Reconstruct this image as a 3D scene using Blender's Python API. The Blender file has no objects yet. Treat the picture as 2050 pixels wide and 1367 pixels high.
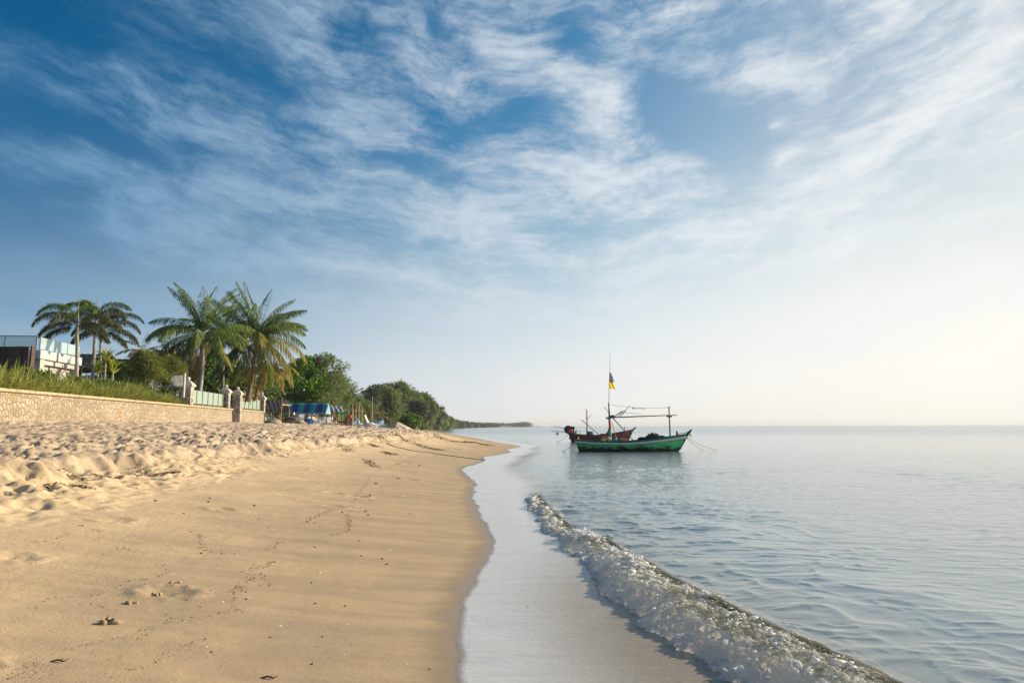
import bpy, bmesh, math, random
import numpy as np
from mathutils import Vector, Matrix, Euler

# ------------------------------------------------------------------ camera, sky, sun, exposure
S = bpy.context.scene
COL = S.collection
R = math.radians
FPX, CX, CY = 1366.67, 1025.0, 683.5          # focal length and centre in photo pixels (24 mm lens)
CAM_H = 1.70
PITCH, ROLL = math.atan(169.2 / FPX), -R(0.17)
cam_d = bpy.data.cameras.new('camera')
cam_d.lens, cam_d.sensor_width = 24.0, 36.0
cam_d.clip_start, cam_d.clip_end = 0.1, 60000.0
cam = bpy.data.objects.new('camera', cam_d)
COL.objects.link(cam)
cam.matrix_world = Matrix.Translation((0, 0, CAM_H)) @ Matrix.Rotation(math.pi / 2 + PITCH, 4, 'X') @ Matrix.Rotation(ROLL, 4, 'Z')
S.camera = cam
CAM_R = cam.matrix_world.to_3x3()

def ray(px, py):
    return CAM_R @ Vector(((px - CX) / FPX, -(py - CY) / FPX, -1.0))
def at(px, py, d):
    """point seen at photo pixel (px, py), d metres ahead"""
    v = ray(px, py)
    return Vector((0, 0, CAM_H)) + v * (d / v.y)
def on_z(px, py, z=0.0):
    v = ray(px, py)
    return Vector((0, 0, CAM_H)) + v * ((z - CAM_H) / v.z)
def azel(px, py):
    v = ray(px, py).normalized()
    return math.atan2(v.x, v.y), math.asin(v.z)

SUN_EL, SUN_AZ = R(20.0), R(69.0)             # azimuth from straight ahead (+y) towards the right (+x)
SUN_DIR = Vector((math.sin(SUN_AZ) * math.cos(SUN_EL), math.cos(SUN_AZ) * math.cos(SUN_EL), math.sin(SUN_EL)))
sun_d = bpy.data.lights.new('sun', 'SUN')
sun_d.energy, sun_d.angle, sun_d.color = 4.7, R(0.6), (1.0, 0.83, 0.60)
sun = bpy.data.objects.new('sun', sun_d)
COL.objects.link(sun)
sun.rotation_euler = SUN_DIR.to_track_quat('Z', 'Y').to_euler()

vs = S.view_settings
S.display_settings.display_device = 'sRGB'
vs.view_transform, vs.look, vs.exposure, vs.gamma, vs.use_curve_mapping = 'Standard', 'None', 0.75, 1.0, False

def build_sky():
    w = bpy.data.worlds.new('World')
    S.world = w
    w.use_nodes = True
    nt = w.node_tree
    nt.nodes.clear()
    N, L = nt.nodes.new, nt.links.new
    def val(sock, v):
        if isinstance(v, (int, float, tuple)): sock.default_value = v
        else: L(v, sock)
    def M(op, a, b=0.0, c=0.0, clamp=False):
        n = N('ShaderNodeMath'); n.operation = op; n.use_clamp = clamp
        val(n.inputs[0], a); val(n.inputs[1], b); val(n.inputs[2], c)
        return n.outputs[0]
    def mix(f, a, b):
        n = N('ShaderNodeMix'); n.data_type = 'RGBA'
        val(n.inputs[0], f); val(n.inputs[6], a); val(n.inputs[7], b)
        return n.outputs[2]
    def smooth(x, lo, hi):
        n = N('ShaderNodeMapRange'); n.interpolation_type = 'SMOOTHSTEP'
        val(n.inputs[0], x); n.inputs[1].default_value = lo; n.inputs[2].default_value = hi
        return n.outputs[0]
    def comb(x, y, z=0.0):
        n = N('ShaderNodeCombineXYZ'); val(n.inputs[0], x); val(n.inputs[1], y); val(n.inputs[2], z)
        return n.outputs[0]
    def noise(v, scale, detail=8, rough=0.6, dist=0.0):
        n = N('ShaderNodeTexNoise'); n.noise_dimensions = '2D'
        L(v, n.inputs['Vector']); n.inputs['Scale'].default_value = scale
        n.inputs['Detail'].default_value = detail; n.inputs['Roughness'].default_value = rough
        n.inputs['Distortion'].default_value = dist
        return n.outputs[0]
    def ramp3(f, stops):
        n = N('ShaderNodeValToRGB'); cr = n.color_ramp
        cr.elements[0].position, cr.elements[0].color = stops[0][0], stops[0][1] + (1,)
        cr.elements[1].position, cr.elements[1].color = stops[-1][0], stops[-1][1] + (1,)
        for p, c in stops[1:-1]:
            e = cr.elements.new(p); e.color = c + (1,)
        L(f, n.inputs[0])
        return n.outputs[0]
    def scale(c, k):
        n = N('ShaderNodeVectorMath'); n.operation = 'SCALE'; L(c, n.inputs[0]); n.inputs[3].default_value = k
        return n.outputs[0]
    tc = N('ShaderNodeTexCoord')
    sep = N('ShaderNodeSeparateXYZ'); L(tc.outputs['Generated'], sep.inputs[0])
    X, Y, Z = sep.outputs
    az = M('ARCTAN2', X, Y)
    el = M('ARCSINE', Z)
    elp = M('MAXIMUM', el, 0.0)
    # towards the sun: 0 on the far left, 1 at the sun's side
    sunw = M('MULTIPLY_ADD', M('ADD', M('MULTIPLY', X, math.sin(SUN_AZ)), M('MULTIPLY', Y, math.cos(SUN_AZ))), 0.5, 0.5)
    # clear air
    sky = N('ShaderNodeTexSky'); sky.sky_type = 'NISHITA'; sky.sun_disc = False
    sky.sun_elevation, sky.sun_rotation = SUN_EL, SUN_AZ
    sky.air_density, sky.dust_density, sky.ozone_density = 1.0, 0.6, 2.0
    tint = N('ShaderNodeMix'); tint.data_type = 'RGBA'; tint.blend_type = 'MULTIPLY'
    tint.inputs[0].default_value = 1.0; L(sky.outputs[0], tint.inputs[6]); tint.inputs[7].default_value = SKY['tint'] + (1,)
    deep = scale(ramp3(elp, SKY['deep_ramp']), SKY['k'])
    deep = mix(smooth(sunw, 0.35, 0.80), deep, scale(ramp3(elp, SKY['deep_sun_ramp']), SKY['k']))
    blue = mix(SKY['deep_mix'], tint.outputs[2], deep)
    # thin milky veil thickening to the horizon and to the sun
    veil_h = M('EXPONENT', M('MULTIPLY', M('POWER', M('MULTIPLY', elp, SKY['veil_fall']), 1.5), -1.0))
    veil_s = smooth(sunw, SKY['vs'][0], SKY['vs'][1])
    # veil = 1-(1-h)(1-s*k)
    veil = M('SUBTRACT', 1.0, M('MULTIPLY', M('SUBTRACT', 1.0, M('MULTIPLY', veil_h, SKY['vh_amt'])), M('SUBTRACT', 1.0, M('MULTIPLY', veil_s, M('MULTIPLY_ADD', M('EXPONENT', M('MULTIPLY', elp, -4.0)), SKY['vs_lo'], SKY['vs_hi'])))))
    K = SKY['k']
    veil_c = scale(ramp3(sunw, SKY['veil_ramp']), K)
    warm_c = scale(ramp3(sunw, SKY['warm_ramp']), K)
    low = M('EXPONENT', M('MULTIPLY', elp, -16.0))
    veil_c = mix(low, veil_c, warm_c)
    clear = mix(veil, blue, veil_c)
    # cirrus: fibres fanning into a shallow V, plus single clouds placed where they hang
    daz = M('SUBTRACT', az, 0.09)
    daz2 = M('MINIMUM', M('MULTIPLY', daz, daz), 0.8)
    fib = M('SUBTRACT', el, M('MULTIPLY', daz2, 0.18))
    w1 = N('ShaderNodeTexNoise'); w1.noise_dimensions = '2D'
    L(comb(az, el), w1.inputs['Vector']); w1.inputs['Scale'].default_value = 5.0; w1.inputs['Detail'].default_value = 5.0
    wv = N('ShaderNodeVectorMath'); wv.operation = 'SUBTRACT'; L(w1.outputs['Color'], wv.inputs[0]); wv.inputs[1].default_value = (0.5, 0.5, 0.5)
    def warped(v, amt):
        s = N('ShaderNodeVectorMath'); s.operation = 'SCALE'; L(wv.outputs[0], s.inputs[0]); s.inputs[3].default_value = amt
        a = N('ShaderNodeVectorMath'); a.operation = 'ADD'; L(v, a.inputs[0]); L(s.outputs[0], a.inputs[1])
        return a.outputs[0]
    fv = warped(comb(M('MULTIPLY', az, 0.30), fib), 0.05)
    n_fib = noise(fv, 17.0, 9, 0.62)
    n_fine = noise(warped(comb(M('MULTIPLY', az, 0.34), fib), 0.04), 48.0, 7, 0.7)
    n_puff = noise(warped(comb(az, M('MULTIPLY', el, 1.5)), 0.07), 8.0, 9, 0.63)
    pos = warped(comb(az, el), 0.11)
    dens = 0.0
    for (px, py, hl, hw, ang, amp) in CLOUDS:
        a0, e0 = azel(px, py)
        mp = N('ShaderNodeMapping'); mp.vector_type = 'TEXTURE'
        mp.inputs['Location'].default_value = (a0, e0, 0)
        mp.inputs['Rotation'].default_value = (0, 0, R(-ang))
        mp.inputs['Scale'].default_value = (hl / FPX * 1.45, hw / FPX * 1.45, 1)
        L(pos, mp.inputs['Vector'])
        g = N('ShaderNodeTexGradient'); g.gradient_type = 'QUADRATIC_SPHERE'
        L(mp.outputs[0], g.inputs[0])
        dens = M('MULTIPLY_ADD', g.outputs['Fac'], amp, dens)
    # coverage in front from CLOUDS, elsewhere a plain even scatter
    d0 = M('ADD', dens, SKY['base'])
    amt = M('ADD', M('MULTIPLY', d0, 0.7), 0.56, clamp=True)
    d = d0
    d = M('MULTIPLY_ADD', M('SUBTRACT', n_fib, 0.5), M('MULTIPLY', amt, SKY['fib']), d)
    d = M('MULTIPLY_ADD', M('SUBTRACT', n_puff, 0.5), M('MULTIPLY', amt, SKY['puff']), d)
    d = M('MULTIPLY_ADD', M('SUBTRACT', n_fine, 0.5), M('MULTIPLY', amt, SKY['fine']), d)
    cover = M('MULTIPLY', smooth(d, -0.15, 1.75), SKY['max'])
    cloud_c = scale(ramp3(sunw, SKY['cloud_ramp']), K)
    out = mix(M('MULTIPLY', cover, M('SUBTRACT', 1.0, M('MULTIPLY', low, 0.9))), clear, cloud_c)
    bg = N('ShaderNodeBackground'); L(out, bg.inputs[0]); bg.inputs[1].default_value = 0.1
    o = N('ShaderNodeOutputWorld'); L(bg.outputs[0], o.inputs[0])
    w.cycles.sampling_method = 'MANUAL'; w.cycles.sample_map_resolution = 512

def lin(r, g, b):
    f = lambda c: (c / 255 / 12.92) if c / 255 <= 0.04045 else ((c / 255 + 0.055) / 1.055) ** 2.4
    return (f(r), f(g), f(b))
SKY = dict(
    tint=(0.08, 0.62, 0.90), k=10 / 2 ** 0.75, deep_mix=0.97,
    deep_ramp=[(0.0, lin(150, 180, 200)), (0.12, lin(84, 142, 180)), (0.25, lin(24, 106, 155)), (0.4, lin(0, 92, 143)), (0.6, lin(0, 78, 124)), (0.9, lin(0, 64, 108))],
    deep_sun_ramp=[(0.0, lin(215, 225, 230)), (0.12, lin(186, 212, 224)), (0.25, lin(138, 184, 210)), (0.4, lin(74, 142, 187)), (0.8, lin(36, 112, 164))],
    veil_fall=6.0, vh_amt=0.97, vs=(0.64, 0.94), vs_lo=0.90, vs_hi=0.26,
    veil_ramp=[(0.2, lin(158, 183, 200)), (0.36, lin(180, 197, 208)), (0.47, lin(205, 215, 220)), (0.6, lin(234, 237, 236)), (0.75, lin(252, 251, 247)), (0.9, lin(262, 258, 248))],
    warm_ramp=[(0.2, lin(180, 192, 204)), (0.42, lin(208, 214, 218)), (0.58, lin(226, 226, 224)), (0.75, lin(240, 236, 229)), (0.9, lin(252, 246, 236))],
    cloud_ramp=[(0.25, lin(82, 134, 174)), (0.40, lin(122, 164, 198)), (0.52, lin(166, 192, 215)), (0.62, lin(206, 218, 230)), (0.74, lin(230, 236, 241)), (0.9, lin(246, 248, 248))],
    base=0.52, fib=2.1, puff=1.1, fine=1.7, max=0.90)
# (x, y, half length, half width, tilt in degrees clockwise, amount)
CLOUDS = [
    (80, 50, 360, 110, 5, -0.42), (180, 275, 260, 50, 6, -0.34), (20, 440, 180, 70, 20, -0.34),    (1300, 560, 420, 40, -8, .45), (1700, 520, 350, 35, -12, .45), (900, 580, 320, 35, 5, .4), (1250, 500, 300, 25, -10, .4), (1850, 610, 300, 35, -10, .4), (1050, 640, 420, 30, 0, .35), (700, 560, 200, 30, 8, .35), (1500, 640, 400, 25, -6, .35),
    (40, 20, 300, 90, 5, -0.65), (330, 25, 200, 45, 10, -0.38), (150, 285, 260, 45, 6, -0.90), (20, 460, 200, 110, 25, -0.65), (200, 270, 120, 40, 10, -0.38),
    (480, 170, 220, 40, 8, -0.59), (600, 170, 120, 40, 8, -0.45), (830, 340, 130, 35, 10, -0.65), (720, 60, 90, 45, 20, -0.52), (880, 60, 80, 50, 20, -0.45), (430, 295, 110, 25, 12, -0.45),
    (180, 140, 330, 55, 4, 0.42), (130, 190, 200, 30, 6, 0.26), (560, 75, 230, 45, 25, 0.39), (650, 110, 200, 35, 28, 0.45), (820, 110, 130, 70, 30, 0.33),
    (430, 250, 280, 38, 8, 0.52), (640, 205, 170, 45, 24, 0.65), (760, 250, 130, 40, 20, 0.33), (740, 325, 230, 30, 24, 0.45), (250, 340, 330, 60, 6, 0.52), (120, 310, 120, 30, 8, 0.26),
    (480, 390, 300, 50, 6, 0.52), (400, 660, 300, 40, 0, .4), (200, 590, 330, 22, 10, .4), (80, 550, 200, 18, 10, .35), (520, 560, 200, 22, 14, .35), (180, 640, 260, 25, 3, .35), (700, 640, 260, 30, 0, .3), (330, 470, 220, 22, 20, .35), (120, 420, 200, 30, 12, .3), (500, 440, 90, 20, -22, 0.39), (420, 490, 300, 30, 16, 0.39), (630, 535, 55, 25, 5, 0.52), (590, 500, 35, 20, 50, 0.39), (780, 420, 180, 40, 14, 0.39),
    (300, 560, 330, 25, 14, -0.45), (130, 610, 260, 45, 4, 0.59), (560, 600, 300, 40, 6, 0.33), (100, 520, 180, 25, 8, 0.39), (330, 420, 260, 45, 8, 0.45), (250, 480, 220, 30, 18, 0.33), (400, 660, 300, 40, 0, 0.26),
    (1000, 80, 80, 45, 50, 0.78), (1090, 140, 150, 38, 43, 0.78), (1190, 205, 130, 48, 32, 0.72), (960, 240, 170, 50, 10, -0.65), (1140, 80, 60, 55, 20, -0.98), (1120, 30, 60, 30, 20, -0.26), (1050, 230, 90, 40, 20, -0.52),
    (1330, 20, 230, 35, -6, 0.59), (1310, 130, 150, 28, 8, 0.52), (1490, 155, 170, 35, 10, 0.45), (1430, 80, 130, 35, -8, -0.26), (1360, 205, 150, 60, 20, -0.98), (1470, 270, 190, 90, 35, -1.04), (1300, 225, 90, 60, 20, -0.38), (1600, 60, 90, 60, 0, -0.26),
    (1680, 160, 130, 60, -20, -0.45), (1750, 40, 200, 50, -18, 0.45), (1940, 110, 200, 80, -35, 0.65), (1720, 155, 100, 25, -12, 0.39),
    (1550, 235, 48, 22, -8, 0.98), (1580, 318, 35, 32, -20, 0.98), (1800, 250, 220, 70, -25, 0.59), (1740, 330, 200, 45, -25, 0.45), (1600, 385, 240, 30, -18, 0.45), (1900, 290, 200, 30, -15, 0.13),
    (1170, 320, 230, 55, 5, 0.78), (1370, 310, 120, 35, 30, 0.78), (1050, 390, 230, 60, -10, 0.45), (1250, 420, 320, 60, -6, 0.39), (1150, 465, 100, 35, -5, -0.52), (1000, 470, 190, 45, 25, 0.45), (1170, 380, 120, 25, -10, -0.32),
    (1450, 490, 380, 45, -14, 0.45), (1950, 420, 180, 100, -20, -0.26), (1500, 415, 200, 35, 0, -0.38), (900, 500, 120, 30, 10, -0.20),
]
build_sky()

# ------------------------------------------------------------------ helpers
rng = np.random.default_rng(7)
random.seed(11)
_perm = rng.permutation(4096)
_grad = rng.uniform(-1, 1, 4096)
def vnoise(x, y):
    xi, yi = np.floor(x).astype(np.int64), np.floor(y).astype(np.int64)
    fx, fy = x - xi, y - yi
    u, v = fx * fx * fx * (fx * (fx * 6 - 15) + 10), fy * fy * fy * (fy * (fy * 6 - 15) + 10)
    h = lambda i, j: _grad[(_perm[(i & 4095)] + j * 57) & 4095]
    a, b, c, d = h(xi, yi), h(xi + 1, yi), h(xi, yi + 1), h(xi + 1, yi + 1)
    return (a * (1 - u) + b * u) * (1 - v) + (c * (1 - u) + d * u) * v
def fbm(x, y, o=4, g=0.5):
    r, a = 0, 1.0
    for i in range(o):
        r = r + a * vnoise(x + 17.3 * i, y - 9.1 * i); a *= g; x = x * 2.03; y = y * 2.03
    return r
def worley(x, y, jit=0.9):
    """distance to the nearest jittered cell point, and a random number for that cell"""
    xi, yi = np.floor(x).astype(np.int64), np.floor(y).astype(np.int64)
    best = np.full(x.shape, 9.0); rid = np.zeros(x.shape); bx = np.zeros(x.shape); by = np.zeros(x.shape)
    for dx in (-1, 0, 1):
        for dy in (-1, 0, 1):
            i, j = xi + dx, yi + dy
            k = _perm[(_perm[i & 4095] + j * 131) & 4095]
            px, py = i + 0.5 + jit * 0.5 * _grad[k], j + 0.5 + jit * 0.5 * _grad[(k * 7 + 3) & 4095]
            d = np.hypot(x - px, y - py)
            m = d < best
            best = np.where(m, d, best); rid = np.where(m, _grad[(k * 13 + 5) & 4095] * 0.5 + 0.5, rid)
            bx = np.where(m, x - px, bx); by = np.where(m, y - py, by)
    return best, rid, bx, by
def sstep(a, b, x):
    t = np.clip((x - a) / (b - a), 0, 1)
    return t * t * (3 - 2 * t)
def tag(o, label=None, cat=None, group=None, kind=None):
    if label: o['label'] = label
    if cat: o['category'] = cat
    if group: o['group'] = group
    if kind: o['kind'] = kind
    return o
def mesh_np(name, verts, faces, mat=None, parent=None, smooth=False, attrs=None, mats=None, midx=None):
    """one mesh object from numpy arrays; faces is (n,3) or (n,4)"""
    me = bpy.data.meshes.new(name)
    verts = np.asarray(verts, dtype=np.float32); faces = np.asarray(faces, dtype=np.int32)
    n, k = faces.shape
    me.vertices.add(len(verts)); me.vertices.foreach_set('co', verts.ravel())
    me.loops.add(n * k); me.loops.foreach_set('vertex_index', faces.ravel())
    me.polygons.add(n)
    me.polygons.foreach_set('loop_start', np.arange(0, n * k, k, dtype=np.int32))
    if smooth: me.polygons.foreach_set('use_smooth', np.ones(n, dtype=bool))
    for m in (mats or ([mat] if mat else [])): me.materials.append(m)
    if midx is not None: me.polygons.foreach_set('material_index', np.asarray(midx, dtype=np.int32))
    for an, av in (attrs or {}).items():
        a = me.attributes.new(an, 'FLOAT', 'POINT'); a.data.foreach_set('value', np.asarray(av, dtype=np.float32).ravel())
    me.update(); me.validate()
    o = bpy.data.objects.new(name, me); COL.objects.link(o)
    if parent: o.parent = parent
    return o
def grid_faces(ny, nx):
    i = np.arange(ny * nx).reshape(ny, nx)
    return np.stack([i[:-1, :-1], i[:-1, 1:], i[1:, 1:], i[1:, :-1]], -1).reshape(-1, 4)
def obj(name, bm, mat=None, parent=None, smooth=False, loc=None, mats=None):
    me = bpy.data.meshes.new(name)
    bmesh.ops.recalc_face_normals(bm, faces=bm.faces)
    bm.to_mesh(me); bm.free()
    for m in (mats or ([mat] if mat else [])): me.materials.append(m)
    if smooth:
        for p in me.polygons: p.use_smooth = True
    o = bpy.data.objects.new(name, me); COL.objects.link(o)
    if parent: o.parent = parent
    if loc is not None: o.location = loc
    return o
def thing(name, label, cat, loc=(0, 0, 0), rz=0.0, group=None):
    o = bpy.data.objects.new(name, None); COL.objects.link(o)
    o.location = loc; o.rotation_euler = (0, 0, rz); o.empty_display_size = 0.3
    return tag(o, label, cat, group)
def dup(root, loc, rz=0.0, sc=1.0, label=None, name=None):
    r = root.copy(); COL.objects.link(r); r.location = loc; r.rotation_euler = (0, 0, rz)
    r.scale = (sc, sc, sc) if isinstance(sc, (int, float)) else sc
    if label: r['label'] = label
    for ch in list(root.children):
        c = ch.copy(); COL.objects.link(c); c.parent = r
        for g in ch.children:
            d = g.copy(); COL.objects.link(d); d.parent = c
    return r
def bx(bm, c, s, rot=None, bev=0.0):
    """box centred at c, full size s"""
    m = Matrix.Translation(c) @ (rot.to_4x4() if rot is not None else Matrix.Identity(4)) @ Matrix.Diagonal((s[0], s[1], s[2], 1))
    r = bmesh.ops.create_cube(bm, size=1.0, matrix=m)
    if bev:
        es = list({e for v in r['verts'] for e in v.link_edges})
        bmesh.ops.bevel(bm, geom=es, offset=bev, segments=1, affect='EDGES', profile=0.5)
def tube(bm, pts, rads, seg=8, cap=True):
    """tapered tube through pts"""
    pts = [Vector(p) for p in pts]
    if isinstance(rads, (int, float)): rads = [rads] * len(pts)
    rings = []
    up = Vector((0, 0, 1))
    for i, p in enumerate(pts):
        t = (pts[min(i + 1, len(pts) - 1)] - pts[max(i - 1, 0)]).normalized()
        a = t.cross(up if abs(t.z) < 0.95 else Vector((1, 0, 0))).normalized(); b = t.cross(a)
        rings.append([bm.verts.new(p + (a * math.cos(2 * math.pi * k / seg) + b * math.sin(2 * math.pi * k / seg)) * rads[i]) for k in range(seg)])
    for r0, r1 in zip(rings, rings[1:]):
        for k in range(seg):
            bm.faces.new((r0[k], r0[(k + 1) % seg], r1[(k + 1) % seg], r1[k]))
    if cap and seg > 2:
        bm.faces.new(rings[0][::-1]); bm.faces.new(rings[-1])
def lathe(bm, prof, seg=16, c=(0, 0, 0), sq=False):
    """(r, z) profile turned about z; sq gives a square section"""
    n = 4 if sq else seg
    off = math.pi / 4 if sq else 0
    k2 = math.sqrt(2) if sq else 1
    rings = [[bm.verts.new((c[0] + max(r, 1e-4) * k2 * math.cos(2 * math.pi * k / n + off), c[1] + max(r, 1e-4) * k2 * math.sin(2 * math.pi * k / n + off), c[2] + z)) for k in range(n)] for r, z in prof]
    for r0, r1 in zip(rings, rings[1:]):
        for k in range(n):
            bm.faces.new((r0[k], r0[(k + 1) % n], r1[(k + 1) % n], r1[k]))
    bm.faces.new(rings[0][::-1]); bm.faces.new(rings[-1])
def solid(bm, t):
    bm.normal_update(); bmesh.ops.solidify(bm, geom=bm.faces[:], thickness=t)
def blob(bm, c, r, sub=2, amp=0.2, freq=1.5, seed=0):
    """lumpy ball of radii r"""
    q = bmesh.ops.create_icosphere(bm, subdivisions=sub, radius=1.0)
    from mathutils import noise as mn
    for v in q['verts']:
        n = mn.noise(v.co * freq + Vector((seed * 3.7, seed, -seed * 1.3)))
        n2 = mn.noise(v.co * freq * 2.7 + Vector((seed, -seed * 2.1, seed)))
        p = v.co * (1 + amp * n * 2 + amp * n2)
        v.co = Vector((c[0] + p.x * r[0], c[1] + p.y * r[1], c[2] + p.z * r[2]))

class Mat:
    """node helper for one Principled material"""
    def __init__(s, name, color=(0.5, 0.5, 0.5), rough=0.7, spec=0.5, metal=0.0):
        s.m = bpy.data.materials.new(name); s.m.use_nodes = True
        s.nt = s.m.node_tree; s.b = s.nt.nodes['Principled BSDF']; s.out = s.nt.nodes['Material Output']
        s.set('Base Color', tuple(color) + (1,)); s.set('Roughness', rough); s.set('Specular IOR Level', spec); s.set('Metallic', metal)
    def set(s, k, v):
        if isinstance(v, bpy.types.NodeSocket): s.nt.links.new(v, s.b.inputs[k])
        else: s.b.inputs[k].default_value = v
        return s
    def N(s, t, **kw):
        n = s.nt.nodes.new(t)
        for k, v in kw.items(): setattr(n, k, v)
        return n
    def L(s, a, b): s.nt.links.new(a, b)
    def pos(s, scale=(1, 1, 1), obj_space=True, rot=(0, 0, 0)):
        tc = s.N('ShaderNodeTexCoord'); mp = s.N('ShaderNodeMapping')
        s.L(tc.outputs['Object'] if obj_space else s.N('ShaderNodeNewGeometry').outputs['Position'], mp.inputs['Vector'])
        mp.inputs['Scale'].default_value = scale; mp.inputs['Rotation'].default_value = rot
        return mp.outputs[0]
    def noise(s, vec, scale, detail=4, rough=0.55, dist=0.0):
        n = s.N('ShaderNodeTexNoise'); s.L(vec, n.inputs['Vector'])
        n.inputs['Scale'].default_value = scale; n.inputs['Detail'].default_value = detail
        n.inputs['Roughness'].default_value = rough; n.inputs['Distortion'].default_value = dist
        return n.outputs[0]
    def math(s, op, a, b=0.0, c=0.0, clamp=False):
        n = s.N('ShaderNodeMath', operation=op, use_clamp=clamp)
        for i, v in enumerate((a, b, c)):
            if isinstance(v, bpy.types.NodeSocket): s.L(v, n.inputs[i])
            else: n.inputs[i].default_value = v
        return n.outputs[0]
    def rng(s, x, a, b, c=0.0, d=1.0, smooth=True):
        n = s.N('ShaderNodeMapRange', interpolation_type='SMOOTHSTEP' if smooth else 'LINEAR')
        s.L(x, n.inputs[0])
        for i, v in enumerate((a, b, c, d)): n.inputs[i + 1].default_value = v
        return n.outputs[0]
    def mix(s, f, a, b, mode='MIX'):
        n = s.N('ShaderNodeMix', data_type='RGBA', blend_type=mode)
        for i, v in ((0, f), (6, a), (7, b)):
            if isinstance(v, bpy.types.NodeSocket): s.L(v, n.inputs[i])
            else: n.inputs[i].default_value = (tuple(v) + (1,) if isinstance(v, tuple) else v)
        return n.outputs[2]
    def attr(s, name):
        n = s.N('ShaderNodeAttribute'); n.attribute_name = name
        return n.outputs['Fac']
    def bump(s, h, dist=0.01, strength=1.0, normal=None):
        n = s.N('ShaderNodeBump'); s.L(h, n.inputs['Height'])
        n.inputs['Distance'].default_value = dist; n.inputs['Strength'].default_value = strength
        if normal is not None: s.L(normal, n.inputs['Normal'])
        return n.outputs[0]
def simple_mat(name, c, rough=0.7, var=0.25, scale=6.0, spec=0.4, metal=0.0, bump=0.0):
    m = Mat(name, c, rough, spec, metal)
    n = m.noise(m.pos(), scale, 5, 0.6)
    lo, hi = tuple(v * (1 - var) for v in c), tuple(min(1, v * (1 + var)) for v in c)
    m.set('Base Color', m.mix(m.rng(n, 0.3, 0.7), lo, hi))
    if bump: m.set('Normal', m.bump(n, bump))
    return m.m

# ------------------------------------------------------------------ shoreline and ground height
EDGE = [(920, 1367), (918, 1290), (920, 1240), (930, 1200), (955, 1150), (975, 1120), (988, 1096), (984, 1074), (975, 1058), (958, 1030), (952, 1010), (943, 996), (951, 986),
        (944, 979), (953, 971), (941, 958), (924, 942), (929, 935), (951, 930), (970, 922), (967, 914), (990, 912), (1024, 905), (1012, 900), (1044, 894),
        (1027, 890), (995, 886), (954, 877), (912, 870), (883, 865.6), (871, 861)]
_e = [on_z(x, y, 0.0) for x, y in EDGE]
EY = np.array([-60.0, -5.0, 2.0] + [p.y for p in _e] + [420, 700, 1100, 1700, 2600, 4000, 9000, 40000])
EX = np.array([-0.6, -0.4, -0.30] + [p.x for p in _e] + [-46, -72, -101, -125, -130, -110, -500, -3000])
_o = np.argsort(EY); EY, EX = EY[_o], EX[_o]
def shore(y):
    y = np.asarray(y, dtype=float)
    w = 0.006 * np.maximum(np.abs(y), 2)
    r = sum(np.interp(y + k * w, EY, EX) for k in (-1, 0, 1)) / 3
    return r + 0.035 * vnoise(y * 2.6, y * 0 + .5) * np.clip(y / 9, .3, 1.5) + 0.012 * vnoise(y * 9.0, y * 0 + 3.5)
def scarp_s(y):
    return np.interp(y, [-10, 5, 11, 16, 27, 40, 70, 120, 1000], [8.6, 7.9, 7.6, 7.6, 6.7, 6.5, 7.0, 8.0, 9.0])
PS = np.array([-4000, -200, -60, -12, -4, -1.6, 0, 1.0, 3.0, 5.5, 7.45, 7.65, 8.0, 9, 12, 16, 20, 24, 60, 400, 4000])
PZ = np.array([-30, -8, -3.0, -0.75, -0.26, -0.085, 0.0, 0.075, 0.27, 0.55, 0.83, 0.90, 1.14, 1.23, 1.42, 1.66, 1.84, 1.93, 2.1, 3.0, 6.0])
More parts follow.
